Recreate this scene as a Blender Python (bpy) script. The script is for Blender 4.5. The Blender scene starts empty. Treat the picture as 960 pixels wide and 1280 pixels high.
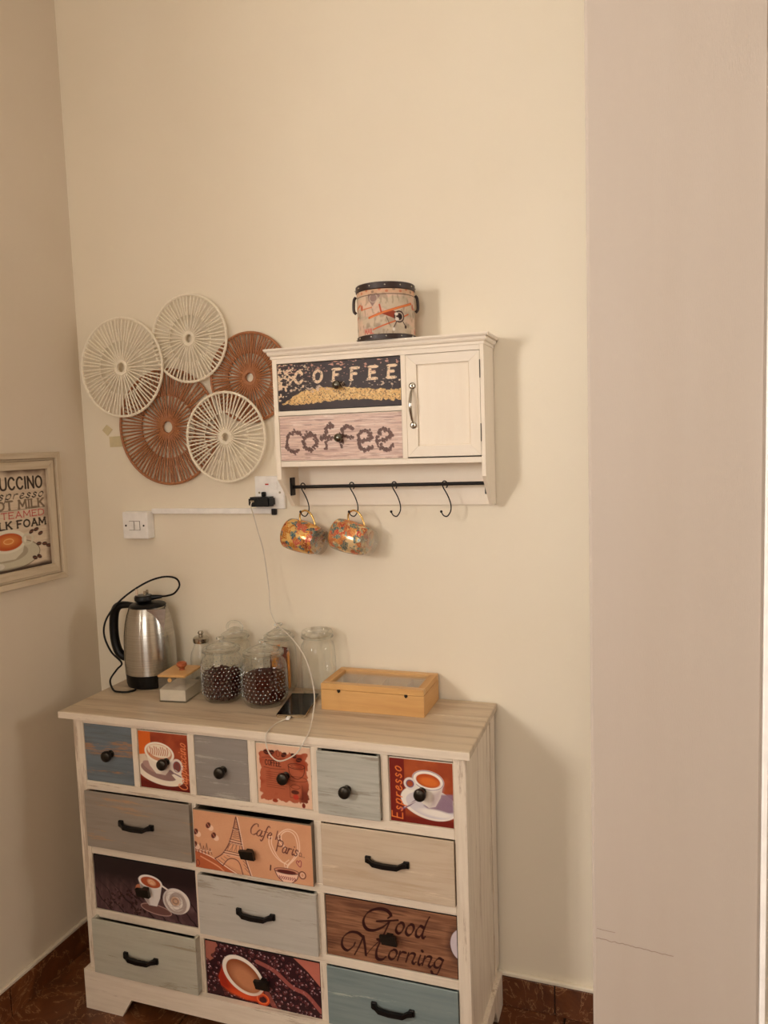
import bpy, bmesh, math, random
import numpy as np
from mathutils import Vector, Matrix
random.seed(7)
SC = bpy.context.scene
COL = SC.collection
PI = math.pi

# ------------------------------------------------------------------ camera
cam_d = bpy.data.cameras.new('camera'); cam = bpy.data.objects.new('camera', cam_d); COL.objects.link(cam)
_yaw, _pitch, _roll, _f = 0.34465, -0.09087, -0.03364, 955.03
fw = Vector((-math.sin(_yaw)*math.cos(_pitch), math.cos(_yaw)*math.cos(_pitch), math.sin(_pitch)))
r0 = Vector((math.cos(_yaw), math.sin(_yaw), 0)); u0 = r0.cross(fw)
rr = math.cos(_roll)*r0 + math.sin(_roll)*u0; uu = -math.sin(_roll)*r0 + math.cos(_roll)*u0
M = Matrix((( rr.x, uu.x, -fw.x, 1.54488), (rr.y, uu.y, -fw.y, -1.78445), (rr.z, uu.z, -fw.z, 1.43704), (0,0,0,1)))
cam.matrix_world = M
cam_d.sensor_fit = 'VERTICAL'; cam_d.sensor_height = 36.0; cam_d.lens = 36.0*_f/1280.0
cam_d.clip_start = 0.02
SC.camera = cam

# ------------------------------------------------------------------ light
SC.view_settings.view_transform = 'Standard'; SC.view_settings.look = 'None'
SC.view_settings.gamma = 1.0; SC.view_settings.use_curve_mapping = False
SC.view_settings.exposure = 0.90
w = bpy.data.worlds.new('world'); SC.world = w; w.use_nodes = True
w.node_tree.nodes['Background'].inputs[0].default_value = (1.0, 0.94, 0.88, 1)
w.node_tree.nodes['Background'].inputs[1].default_value = 0.3
def area(name, loc, target, sx, sy, power, col):
    l = bpy.data.lights.new(name, 'AREA'); l.shape = 'RECTANGLE'; l.size = sx; l.size_y = sy
    l.energy = power; l.color = col
    o = bpy.data.objects.new(name, l); COL.objects.link(o); o.location = loc
    d = Vector(target) - Vector(loc); o.rotation_euler = d.to_track_quat('-Z', 'Z').to_euler()
    return o
area('window_daylight', (-0.10, -2.30, 1.80), (1.0, -2.30, 1.80), 0.62, 1.10, 66, (1.0, 0.94, 0.88))
area('rear_fill_light', (1.35, -3.92, 1.75), (1.25, 0.0, 1.6), 1.1, 1.2, 13, (1.0, 0.96, 0.92))  # added fill from behind the camera; its front-wall window is made up
area('alcove_fill_light', (3.46, -0.42, 1.80), (0.0, -0.40, 1.5), 0.5, 1.1, 16, (1.0, 0.95, 0.90))  # added to brighten the right-hand sides; its right-wall window is made up

# ------------------------------------------------------------------ helpers
def lin(c):
    out = []
    for v in c[:3]:
        v = v/255.0
        out.append(v/12.92 if v <= 0.04045 else ((v+0.055)/1.055)**2.4)
    return tuple(out)
def L4(c): return lin(c) + (1.0,)

class NB:
    def __init__(s, name):
        s.m = bpy.data.materials.new(name); s.m.use_nodes = True
        s.t = s.m.node_tree; s.t.nodes.clear()
        s.out = s.n('ShaderNodeOutputMaterial'); s.b = s.n('ShaderNodeBsdfPrincipled')
        s.l(s.b.outputs[0], s.out.inputs[0])
        s.co = s.n('ShaderNodeTexCoord')
    def n(s, t, **k):
        x = s.t.nodes.new(t)
        for a, v in k.items(): setattr(x, a, v)
        return x
    def l(s, a, b): s.t.links.new(a, b)
    def setp(s, **k):
        for a, v in k.items(): s.b.inputs[a.replace('_', ' ')].default_value = v
    def vec(s, scale=(1,1,1), loc=(0,0,0), src='Object'):
        m = s.n('ShaderNodeMapping'); s.l(s.co.outputs[src], m.inputs[0])
        m.inputs['Scale'].default_value = scale; m.inputs['Location'].default_value = loc
        return m.outputs[0]
    def noise(s, v, scale, detail=4, rough=.55, dist=0.0):
        x = s.n('ShaderNodeTexNoise'); s.l(v, x.inputs['Vector'])
        x.inputs['Scale'].default_value = scale; x.inputs['Detail'].default_value = detail
        x.inputs['Roughness'].default_value = rough; x.inputs['Distortion'].default_value = dist
        return x.outputs['Fac']
    def ramp(s, f, stops):
        x = s.n('ShaderNodeValToRGB'); s.l(f, x.inputs[0]); e = x.color_ramp.elements
        while len(e) > 1: e.remove(e[-1])
        e[0].position, e[0].color = stops[0][0], stops[0][1]
        for p, c in stops[1:]:
            q = e.new(p); q.color = c
        return x.outputs[0]
    def mix(s, f, a, b, mode='MIX'):
        x = s.n('ShaderNodeMix', data_type='RGBA', blend_type=mode)
        for i, v in ((0, f), (6, a), (7, b)):
            if hasattr(v, 'node'): s.l(v, x.inputs[i])
            else: x.inputs[i].default_value = v
        return x.outputs[2]
    def color(s, c):
        if hasattr(c, 'node'): s.l(c, s.b.inputs['Base Color'])
        else: s.b.inputs['Base Color'].default_value = c
    def bump(s, h, strength=.3, dist=.002):
        x = s.n('ShaderNodeBump'); s.l(h, x.inputs['Height']); x.inputs['Strength'].default_value = strength
        x.inputs['Distance'].default_value = dist; s.l(x.outputs[0], s.b.inputs['Normal'])

def G(v): return (v, v, v, 1)
def mat_plain(name, c, rough=.5, metal=0.0, **k):
    b = NB(name); v = b.vec(); f = b.noise(v, 40, 3)
    c4 = L4(c); d = tuple(x*.88 for x in c4[:3]) + (1,)
    b.color(b.ramp(f, [(.3, d), (.7, c4)])); b.setp(Roughness=rough, Metallic=metal)
    for a, x in k.items(): b.b.inputs[a.replace('_', ' ')].default_value = x
    return b.m
def mat_wall(name, c, c2, stretch=(1,1,1), bump=.12, marks=True):
    b = NB(name); v = b.vec(stretch)
    f = b.noise(v, 1.6, 5, .6)
    col = b.ramp(f, [(.3, L4(c2)), (.68, L4(c))])
    if marks:
        g = b.noise(b.vec((1,1,2.2)), 9, 6, .65, .3)
        col = b.mix(b.ramp(g, [(.70, G(0)), (.80, G(.35))]), col, L4(tuple(x*.86 for x in c)))
    b.color(col); h = b.noise(b.vec(stretch), 190, 4, .6)
    b.bump(h, bump, .0015); b.setp(Roughness=.62)
    return b.m
def mat_wood(name, base, streak, axis='x', amt=.5, wear=None, wear_amt=.0, scale=1.0, rough=.55, dark=None, seed=0):
    """painted / bare wood with grain stretched along one axis of the object"""
    b = NB(name); lo, hi = 6.5*scale, 85*scale
    st = {'x': (lo, hi, hi), 'y': (hi, lo, hi), 'z': (hi, hi, lo)}[axis]
    f = b.noise(b.vec(st, (seed*1.7, seed*.9, seed*2.3)), 1.0, 5, .6, .25)
    col = b.mix(b.ramp(f, [(.42, G(0)), (.72, G(amt))]), L4(base), L4(streak))
    if dark:
        s2 = tuple(x*.8 for x in st)
        g = b.noise(b.vec(s2, (seed+5, 2, seed)), 1.0, 6, .7, .4)
        col = b.mix(b.ramp(g, [(.55, G(0)), (.66, G(.6))]), col, L4(dark))
    if wear:
        g = b.noise(b.vec(tuple(x*.35 for x in st), (seed*3.1, 7, seed*1.3)), 1.0, 7, .78, .2)
        col = b.mix(b.ramp(g, [(.655+wear_amt*.6, G(0)), (.70+wear_amt*.6, G(.7))]), col, L4(wear))
    b.color(col); b.bump(f, .25, .0012); b.setp(Roughness=rough)
    return b.m
def mat_attr(name, rough=.4):
    b = NB(name); a = b.n('ShaderNodeAttribute'); a.attribute_name = 'Col'
    f = b.noise(b.vec(), 300, 2)
    b.color(b.mix(.06, a.outputs['Color'], b.ramp(f, [(.3, G(.4)), (.7, G(.9))]), 'OVERLAY'))
    b.setp(Roughness=rough); b.b.inputs['Specular IOR Level'].default_value = .25; return b.m
def mat_thinglass(name, tint=(.93,.95,.92), spec=.10, rough=.04, bumpscale=None, edge=.66):
    b = NB(name); b.t.nodes.remove(b.b)
    tr = b.n('ShaderNodeBsdfTransparent')
    l2 = b.n('ShaderNodeLayerWeight'); l2.inputs[0].default_value = .22
    b.l(b.ramp(l2.outputs['Facing'], [(.25, tint + (1,)), (.95, tuple(x*edge for x in tint) + (1,))]), tr.inputs[0])
    gl = b.n('ShaderNodeBsdfGlossy'); gl.inputs['Roughness'].default_value = rough
    gl.inputs[0].default_value = (1,1,1,1)
    lw = b.n('ShaderNodeLayerWeight'); lw.inputs[0].default_value = .35
    mp = b.n('ShaderNodeMapRange'); b.l(lw.outputs['Facing'], mp.inputs[0]); mp.inputs[3].default_value = spec; mp.inputs[4].default_value = .40
    mx = b.n('ShaderNodeMixShader'); b.l(mp.outputs[0], mx.inputs[0]); b.l(tr.outputs[0], mx.inputs[1]); b.l(gl.outputs[0], mx.inputs[2])
    b.l(mx.outputs[0], b.out.inputs[0])
    if bumpscale:
        f = b.noise(b.vec(), bumpscale, 2); bp = b.n('ShaderNodeBump'); b.l(f, bp.inputs['Height'])
        bp.inputs['Strength'].default_value = .5; bp.inputs['Distance'].default_value = .002
        b.l(bp.outputs[0], gl.inputs['Normal'])
    return b.m
def mat_glass(name, rough=.02):
    b = NB(name); f = b.noise(b.vec(), 50, 1)
    b.color(b.ramp(f, [(0, (.93,.95,.93,1)), (1, (.98,1,.98,1))]))
    b.setp(Roughness=rough, IOR=1.45); b.b.inputs['Transmission Weight'].default_value = 1.0
    return b.m

# ---- mesh builder
class MB:
    def __init__(s): s.bm = bmesh.new()
    def box(s, x0, x1, y0, y1, z0, z1, bev=0.0, seg=1):
        t = bmesh.new(); bmesh.ops.create_cube(t, size=1)
        for v in t.verts:
            v.co = Vector(((x0+x1)/2+v.co.x*(x1-x0), (y0+y1)/2+v.co.y*(y1-y0), (z0+z1)/2+v.co.z*(z1-z0)))
        if bev: bmesh.ops.bevel(t, geom=t.edges[:], offset=bev, segments=seg, affect='EDGES', clamp_overlap=True)
        s._merge(t); return s
    def _merge(s, t, mat=None):
        if mat: bmesh.ops.transform(t, matrix=mat, verts=t.verts)
        me = bpy.data.meshes.new('tmp'); t.to_mesh(me); t.free(); s.bm.from_mesh(me); bpy.data.meshes.remove(me)
    def lathe(s, prof, c=(0,0,0), seg=32, ax='z', fn=None):
        """prof: (radius, height) pairs; fn(theta, h, r) -> r"""
        rings = []
        for r, h in prof:
            if r < 1e-6:
                p = [(0, 0, h)]
            else:
                p = []
                for k in range(seg):
                    a = 2*PI*k/seg; q = fn(a, h, r) if fn else r
                    p.append((q*math.cos(a), q*math.sin(a), h))
            ring = []
            for x, y, z in p:
                if ax == 'y': x, y, z = x, -z, y
                elif ax == 'x': x, y, z = z, x, y
                ring.append(s.bm.verts.new((x+c[0], y+c[1], z+c[2])))
            rings.append(ring)
        for a, b in zip(rings[:-1], rings[1:]):
            if len(a) == 1 and len(b) == 1: continue
            for k in range(seg):
                k2 = (k+1) % seg
                if len(a) == 1: s.bm.faces.new((a[0], b[k], b[k2]))
                elif len(b) == 1: s.bm.faces.new((a[k], b[0], a[k2]))
                else: s.bm.faces.new((a[k], b[k], b[k2], a[k2]))
        return s
    def cyl(s, c, r, h, seg=24, ax='z'):
        return s.lathe([(0,0),(r,0),(r,h),(0,h)], c, seg, ax)
    def tube(s, pts, r, seg=8, closed=False, rad=None):
        pts = [Vector(p) for p in pts]; n = len(pts); rings = []
        t0 = (pts[1]-pts[0]).normalized(); up = Vector((0,0,1)) if abs(t0.z) < .9 else Vector((1,0,0))
        nrm = t0.cross(up).normalized()
        for i in range(n):
            if closed: t = pts[(i+1) % n]-pts[i-1]
            else: t = pts[min(i+1,n-1)]-pts[max(i-1,0)]
            t.normalize(); nrm = (nrm - t*nrm.dot(t)).normalized(); bn = t.cross(nrm)
            q = rad[i] if rad else r
            rings.append([s.bm.verts.new(pts[i]+q*(math.cos(2*PI*k/seg)*nrm+math.sin(2*PI*k/seg)*bn)) for k in range(seg)])
        m = n if closed else n-1
        for i in range(m):
            a, b = rings[i], rings[(i+1) % n]
            for k in range(seg): s.bm.faces.new((a[k], a[(k+1)%seg], b[(k+1)%seg], b[k]))
        if not closed:
            s.bm.faces.new(rings[0][::-1]); s.bm.faces.new(rings[-1])
        return s
    def prism(s, poly, a0, a1, axis='x'):
        """poly of 2D points extruded along an axis: x -> (y,z), y -> (x,z), z -> (x,y)"""
        def mk(p, a):
            return {'x': (a, p[0], p[1]), 'y': (p[0], a, p[1]), 'z': (p[0], p[1], a)}[axis]
        A = [s.bm.verts.new(mk(p, a0)) for p in poly]; B = [s.bm.verts.new(mk(p, a1)) for p in poly]
        s.bm.faces.new(A); s.bm.faces.new(B[::-1]); n = len(poly)
        for i in range(n): s.bm.faces.new((A[i], B[i], B[(i+1)%n], A[(i+1)%n]))
        return s
    def ball(s, c, r, seg=12, sc=(1,1,1), rot=None):
        t = bmesh.new(); bmesh.ops.create_uvsphere(t, u_segments=seg, v_segments=max(6, seg//2), radius=r)
        m = Matrix.Translation(c) @ (rot.to_4x4() if rot else Matrix()) @ Matrix.Diagonal((*sc, 1))
        s._merge(t, m); return s
    def rotz(s, a, c=(0,0,0)):
        bmesh.ops.rotate(s.bm, cent=c, matrix=Matrix.Rotation(a, 3, 'Z'), verts=s.bm.verts); return s
    def build(s, name, mat, parent=None, smooth=False, label=None, kind=None):
        bmesh.ops.recalc_face_normals(s.bm, faces=s.bm.faces)
        me = bpy.data.meshes.new(name); s.bm.to_mesh(me); s.bm.free()
        me.materials.append(mat)
        if smooth:
            for p in me.polygons: p.use_smooth = True
            try: me.set_sharp_from_angle(angle=math.radians(38))
            except Exception: pass
        o = bpy.data.objects.new(name, me); COL.objects.link(o)
        if parent: o.parent = parent
        if label: o['label'] = label
        if kind: o['kind'] = kind
        return o

def tag(o, label, cat, group=None, kind=None):
    o['label'] = label; o['category'] = cat
    if group: o['group'] = group
    if kind: o['kind'] = kind
    return o
def thing(name, loc, label, cat, group=None, rz=0.0):
    o = bpy.data.objects.new(name, None); o.empty_display_size = .02; COL.objects.link(o)
    o.location = loc; o.rotation_euler = (0, 0, rz)
    return tag(o, label, cat, group)
def spline(pts, n=8, closed=False):
    P = [Vector(p) for p in pts]; m = len(P); out = []
    rng = range(m if closed else m-1)
    for i in rng:
        p1, p2 = P[i], P[(i+1) % m]
        p0 = P[i-1] if (i > 0 or closed) else p1*2-p2
        p3 = P[(i+2) % m] if (i+2 < m or closed) else p2*2-p1
        for k in range(n):
            t = k/n
            out.append(.5*((2*p1)+(-p0+p2)*t+(2*p0-5*p1+4*p2-p3)*t*t+(-p0+3*p1-3*p2+p3)*t**3))
    if not closed: out.append(P[-1])
    return out

# ---- raster canvas whose pixels become vertex colours of a flat print
class Canvas:
    def __init__(s, aspect, H=140, bg=(255,255,255), seed=1):
        s.H = H; s.W = int(round(H*aspect)); s.A = aspect
        s.u, s.v = np.meshgrid(np.linspace(0, aspect, s.W), np.linspace(0, 1, s.H))
        s.px = 1.0/(H-1); s.c = np.ones((s.H, s.W, 3))*np.array(lin(bg)); s.rs = np.random.RandomState(seed)
    def noise(s, nx, ny, oct=3, seed=None):
        rs = np.random.RandomState(seed) if seed is not None else s.rs
        out = 0; amp = 1; tot = 0
        for o in range(oct):
            gx, gy = int(nx*2**o)+2, int(ny*2**o)+2
            g = rs.rand(gy, gx)
            x = s.u/s.A*(gx-1.001); y = s.v*(gy-1.001)
            xi = x.astype(int); yi = y.astype(int); fx = x-xi; fy = y-yi
            fx = fx*fx*(3-2*fx); fy = fy*fy*(3-2*fy)
            n = (g[yi,xi]*(1-fx)+g[yi,xi+1]*fx)*(1-fy)+(g[yi+1,xi]*(1-fx)+g[yi+1,xi+1]*fx)*fy
            out = out+amp*n; tot += amp; amp *= .5
        return out/tot
    def blend(s, m, col, a=1.0):
        m = np.clip(m, 0, 1)[..., None]*a; s.c = s.c*(1-m)+np.array(lin(col))*m; return s
    def thr(s, f, lo, hi): return np.clip((f-lo)/(hi-lo), 0, 1)
    def ell(s, cx, cy, rx, ry, col, a=1.0, rot=0.0, soft=None, clip=None):
        dx, dy = s.u-cx, s.v-cy; c, q = math.cos(rot), math.sin(rot)
        X = (dx*c+dy*q)/rx; Y = (-dx*q+dy*c)/ry
        d = (np.sqrt(X*X+Y*Y)-1)*min(rx, ry); w = soft or s.px
        m = np.clip(.5-d/w, 0, 1)
        if clip is not None: m = m*clip
        return s.blend(m, col, a)
    def ring(s, cx, cy, rx, ry, wd, col, a=1.0, rot=0.0, clip=None):
        pts = [(cx+rx*math.cos(t)*math.cos(rot)-ry*math.sin(t)*math.sin(rot), cy+rx*math.cos(t)*math.sin(rot)+ry*math.sin(t)*math.cos(rot)) for t in np.linspace(0, 2*PI, 40)]
        return s.stroke(pts, wd, col, a, clip=clip)
    def rect(s, x0, y0, x1, y1, col, a=1.0):
        m = np.clip((s.u-x0)/s.px+.5,0,1)*np.clip((x1-s.u)/s.px+.5,0,1)*np.clip((s.v-y0)/s.px+.5,0,1)*np.clip((y1-s.v)/s.px+.5,0,1)
        return s.blend(m, col, a)
    def poly(s, pts, col, a=1.0, soft=None):
        inside = np.zeros(s.u.shape, bool); n = len(pts); d = np.full(s.u.shape, 9.0)
        for i in range(n):
            x1, y1 = pts[i]; x2, y2 = pts[(i+1) % n]
            if y1 != y2:
                c = ((y1 > s.v) != (y2 > s.v)) & (s.u < (x2-x1)*(s.v-y1)/(y2-y1)+x1)
                inside ^= c
            d = np.minimum(d, s._sd(x1,y1,x2,y2))
        sd = np.where(inside, -d, d); return s.blend(np.clip(.5-sd/(soft or s.px), 0, 1), col, a)
    def _sd(s, x1,y1,x2,y2, U=None, V=None):
        U = s.u if U is None else U; V = s.v if V is None else V
        dx, dy = x2-x1, y2-y1; L = dx*dx+dy*dy+1e-12
        t = np.clip(((U-x1)*dx+(V-y1)*dy)/L, 0, 1)
        return np.hypot(U-x1-t*dx, V-y1-t*dy)
    def stroke(s, pts, wd, col, a=1.0, smooth=False, pen=None, clip=None):
        if smooth: pts = [(p.x, p.y) for p in spline([(x, y, 0) for x, y in pts], 6)]
        m = np.zeros(s.u.shape)
        for (x1,y1),(x2,y2) in zip(pts[:-1], pts[1:]):
            w_ = wd
            if pen is not None:
                w_ = wd*(.32+.9*abs(math.sin(math.atan2(y2-y1, x2-x1)-pen)))
            r = w_+3*s.px
            i0 = max(0, int((min(y1,y2)-r)/s.px)); i1 = min(s.H, int((max(y1,y2)+r)/s.px)+2)
            j0 = max(0, int((min(x1,x2)-r)/s.px)); j1 = min(s.W, int((max(x1,x2)+r)/s.px)+2)
            if i0 >= i1 or j0 >= j1: continue
            d = s._sd(x1,y1,x2,y2, s.u[i0:i1,j0:j1], s.v[i0:i1,j0:j1])
            m[i0:i1,j0:j1] = np.maximum(m[i0:i1,j0:j1], np.clip((w_/2-d)/s.px+.5, 0, 1))
        if clip is not None: m = m*clip
        return s.blend(m, col, a)
    def text_r(s, txt, xr, y, h, wd, col, wmul=1.0, slant=0.0, track=.18, **k):
        wt = sum(.45*wmul if ch == ' ' else GLY[ch][0]*wmul+track for ch in txt)-track
        return s.text(txt, xr-wt*h, y, h, wd, col, wmul, slant, track=track, **k)
    def text(s, txt, x, y, h, wd, col, wmul=1.0, slant=0.0, rot=0.0, serif=0.0, a=1.0, pen=None, track=.18, font=None):
        """y is the baseline, h the cap height"""
        F = font or GLY; cx = 0.0; c, q = math.cos(rot), math.sin(rot)
        for ch in txt:
            if ch == ' ': cx += .45*wmul; continue
            wg, strokes = F[ch]
            for st in strokes:
                P = [(cx+px*wmul+slant*(1-py), py-1) for px, py in st]
                if len(P) > 2: P = [(p.x,p.y) for p in spline([(i,j,0) for i,j in P], 5)] if ch in CURVY else P
                s.stroke([(x+(i*c-j*q)*h, y+(i*q+j*c)*h) for i, j in P], wd*h, col, a, pen=pen)
                if serif:
                    for e in (P[0], P[-1]):
                        if abs(e[1]+1) < .03 or abs(e[1]) < .03:
                            s.stroke([(x+((e[0]-serif)*c-e[1]*q)*h, y+((e[0]-serif)*q+e[1]*c)*h), (x+((e[0]+serif)*c-e[1]*q)*h, y+((e[0]+serif)*q+e[1]*c)*h)], wd*.6*h, col, a)
            cx += wg*wmul+track
        return s
CURVY = set('COSPRUDGacefnoprsudgmit')
GLY = {
 'C': (.66, [[(.62,.2),(.48,.03),(.25,.02),(.05,.25),(.0,.5),(.05,.75),(.25,.98),(.48,.97),(.64,.8)]]),
 'O': (.72, [[(.36,0),(.1,.15),(0,.5),(.1,.85),(.36,1),(.62,.85),(.72,.5),(.62,.15),(.36,0)]]),
 'F': (.52, [[(0,0),(0,1)],[(0,0),(.5,0)],[(0,.48),(.4,.48)]]),
 'E': (.54, [[(0,0),(0,1)],[(0,0),(.52,0)],[(0,.48),(.42,.48)],[(0,1),(.54,1)]]),
 'P': (.55, [[(0,0),(0,1)],[(0,0),(.35,.0),(.53,.12),(.53,.4),(.35,.52),(0,.52)]]),
 'U': (.64, [[(0,0),(0,.65),(.1,.93),(.32,1),(.54,.93),(.64,.65),(.64,0)]]),
 'I': (.08, [[(.04,0),(.04,1)]]),
 'N': (.64, [[(0,1),(0,0)],[(0,0),(.64,1)],[(.64,1),(.64,0)]]),
 'A': (.68, [[(0,1),(.34,0)],[(.34,0),(.68,1)],[(.13,.65),(.55,.65)]]),
 'M': (.8, [[(0,1),(.05,0)],[(.05,0),(.4,.75)],[(.4,.75),(.75,0)],[(.75,0),(.8,1)]]),
 'L': (.5, [[(0,0),(0,1)],[(0,1),(.5,1)]]),
 'K': (.6, [[(0,0),(0,1)],[(.56,0),(.03,.55)],[(.2,.4),(.6,1)]]),
 'D': (.66, [[(0,0),(0,1)],[(0,0),(.3,.0),(.6,.2),(.66,.5),(.6,.8),(.3,1),(0,1)]]),
 'T': (.6, [[(0,0),(.6,0)],[(.3,0),(.3,1)]]),
 'H': (.62, [[(0,0),(0,1)],[(.62,0),(.62,1)],[(0,.5),(.62,.5)]]),
 'S': (.55, [[(.52,.16),(.4,.02),(.18,.02),(.04,.18),(.1,.4),(.42,.56),(.54,.76),(.42,.97),(.16,.99),(0,.84)]]),
 'R': (.6, [[(0,0),(0,1)],[(0,0),(.35,.0),(.53,.12),(.53,.38),(.35,.5),(0,.5)],[(.3,.5),(.6,1)]]),
 'a': (.5, [[(.42,.52),(.2,.46),(.02,.7),(.06,.96),(.24,.98),(.4,.75),(.43,.5)],[(.43,.5),(.38,.85),(.46,1),(.58,.9)]]),
 'c': (.42, [[(.38,.56),(.22,.46),(.03,.68),(.06,.94),(.25,1),(.44,.86)]]),
 'e': (.42, [[(.05,.76),(.3,.68),(.34,.52),(.2,.46),(.03,.7),(.07,.95),(.25,1),(.44,.86)]]),
 'f': (.36, [[(.5,.06),(.38,-.04),(.26,.12),(.18,.6),(.1,1.15),(-.02,1.36),(-.12,1.26)],[(.04,.5),(.4,.5)]]),
 'i': (.2, [[(.1,.48),(.05,.85),(.12,1),(.24,.88)],[(.14,.24),(.16,.26)]]),
 'n': (.52, [[(.06,.48),(.0,1)],[(.02,.75),(.18,.5),(.36,.47),(.4,.6),(.34,.9),(.42,1),(.54,.88)]]),
 'm': (.8, [[(.06,.48),(.0,1)],[(.02,.75),(.16,.5),(.32,.47),(.34,.6),(.28,1)],[(.3,.75),(.46,.5),(.62,.47),(.66,.6),(.6,.9),(.68,1),(.8,.88)]]),
 'o': (.44, [[(.24,.46),(.06,.6),(.02,.86),(.16,1),(.34,.9),(.42,.64),(.34,.48),(.24,.46)]]),
 'p': (.5, [[(.08,.46),(.02,.9),(-.04,1.4)],[(.04,.7),(.22,.47),(.42,.5),(.42,.8),(.24,.99),(.04,.92)]]),
 'r': (.38, [[(.06,.48),(.0,1)],[(.02,.78),(.16,.52),(.36,.5)]]),
 's': (.38, [[(.34,.56),(.2,.46),(.08,.56),(.14,.7),(.3,.82),(.26,.96),(.1,1),(-.02,.9)]]),
 'u': (.52, [[(.06,.48),(.0,.8),(.08,.99),(.26,.92),(.4,.7)],[(.44,.48),(.38,.85),(.44,1),(.56,.9)]]),
 'd': (.5, [[(.38,.52),(.2,.46),(.02,.7),(.06,.96),(.24,.98),(.38,.75)],[(.6,-.06),(.5,.2),(.38,.8),(.44,1),(.56,.92)]]),
 'g': (.5, [[(.4,.52),(.2,.46),(.02,.7),(.06,.94),(.24,.95),(.38,.72)],[(.43,.48),(.34,1.0),(.24,1.32),(.04,1.36),(-.06,1.22)]]),
}
ATTR = mat_attr('printed_paper', .42)
def panel(cv, name, x0, x1, z0, z1, y, mat, parent=None, label=None, plane='xz'):
    """flat printed sheet; the canvas' v axis runs down. plane xz faces -y, plane yz faces +x (u runs towards +y)"""
    W, H = cv.W, cv.H; X = np.linspace(x0, x1, W); Z = np.linspace(z1, z0, H)
    xx, zz = np.meshgrid(X, Z)
    co = np.stack([xx, np.full_like(xx, y), zz], -1) if plane == 'xz' else np.stack([np.full_like(xx, y), xx, zz], -1)
    return grid(cv, name, co, mat, parent, label)
def grid(cv, name, co, mat, parent=None, label=None, smooth=False):
    H, W = co.shape[:2]
    me = bpy.data.meshes.new(name); nv = W*H; me.vertices.add(nv)
    me.vertices.foreach_set('co', co.reshape(-1).astype(np.float32))
    i, j = np.meshgrid(np.arange(H-1), np.arange(W-1), indexing='ij'); a = i*W+j
    q = np.stack([a, a+W, a+W+1, a+1], -1).reshape(-1, 4); nf = len(q)
    me.loops.add(nf*4); me.polygons.add(nf)
    me.loops.foreach_set('vertex_index', q.reshape(-1).astype(np.int32))
    me.polygons.foreach_set('loop_start', (np.arange(nf)*4).astype(np.int32))
    me.polygons.foreach_set('loop_total', np.full(nf, 4, np.int32))
    if smooth: me.polygons.foreach_set('use_smooth', np.ones(nf, bool))
    me.update(calc_edges=True)
    at = me.color_attributes.new('Col', 'FLOAT_COLOR', 'POINT')
    at.data.foreach_set('color', np.concatenate([cv.c.reshape(-1,3), np.ones((nv,1))], 1).reshape(-1).astype(np.float32))
    me.materials.append(mat)
    o = bpy.data.objects.new(name, me); COL.objects.link(o)
    if parent: o.parent = parent
    if label: o['label'] = label
    return o

# ------------------------------------------------------------------ materials
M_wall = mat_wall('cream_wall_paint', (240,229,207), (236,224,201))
M_lwall = mat_wall('shade_darkened_wall_paint', (217,203,182), (212,197,174))  # wall cream darkened: the left wall's shade is put into the colour
M_pillar = mat_wall('pillar_paint_toned_for_light', (178,165,152), (174,160,146), (6,6,.6), .2)  # wall colour greyed and pinked, standing in for the different light on the pillar
M_ceil = mat_plain('ceiling_white', (235,228,215), .7)
M_white = mat_wood('whitewashed_wood', (232,217,196), (203,183,158), 'x', .45, (176,150,122), -.15)
M_whitez = mat_wood('whitewashed_wood_upright', (232,217,196), (198,178,152), 'z', .5, (176,150,122), -.15)
M_cab = mat_wood('cream_white_cabinet_paint', (244,232,214), (235,218,196), 'x', .25)
M_cabz = mat_wood('cream_white_cabinet_paint_upright', (247,234,214), (238,220,196), 'z', .25)
M_top = mat_wood('greyed_oak_top', (204,184,156), (158,130,100), 'x', .7, (230,212,188), -.08, .45, .38, dark=(128,102,76))
M_black = mat_plain('black_plastic', (10,9,9), .36, Specular_IOR_Level=.3)
M_iron = mat_plain('black_iron', (28,24,22), .42, .6)
M_bronze = mat_plain('dark_bronze', (52,46,38), .35, .8)
M_chrome = mat_plain('polished_nickel', (190,184,172), .16, 1.0)
M_gold = mat_plain('gold_lustre', (236,196,120), .16, 1.0)
M_plastic = mat_plain('white_switch_plastic', (252,248,242), .35)
M_dark = mat_plain('dark_gap', (20,14,10), .9)
M_grey_in = mat_plain('drawer_side_wood', (120,104,86), .8)

def mat_marble(name, seed=0):
    b = NB(name); v = b.vec((1,1,1), (seed,0,0)); f = b.noise(v, 5, 6, .65, 1.4)
    col = b.ramp(f, [(.30, L4((64,32,18))), (.52, L4((104,58,30))), (.75, L4((136,84,48)))])
    g = b.noise(b.vec((1,1,1), (3,seed,0)), 7, 5, .6, 3.0)
    col = b.mix(b.ramp(g, [(.485, G(0)), (.50, G(.5)), (.515, G(0))]), col, L4((206,160,116)))
    b.color(col); b.setp(Roughness=.28); return b.m
M_marble = mat_marble('brown_marble')
M_marble_b = mat_marble('dark_brown_marble_skirting', 4)
M_grout = mat_plain('dark_grout', (70,46,32), .9)

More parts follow.
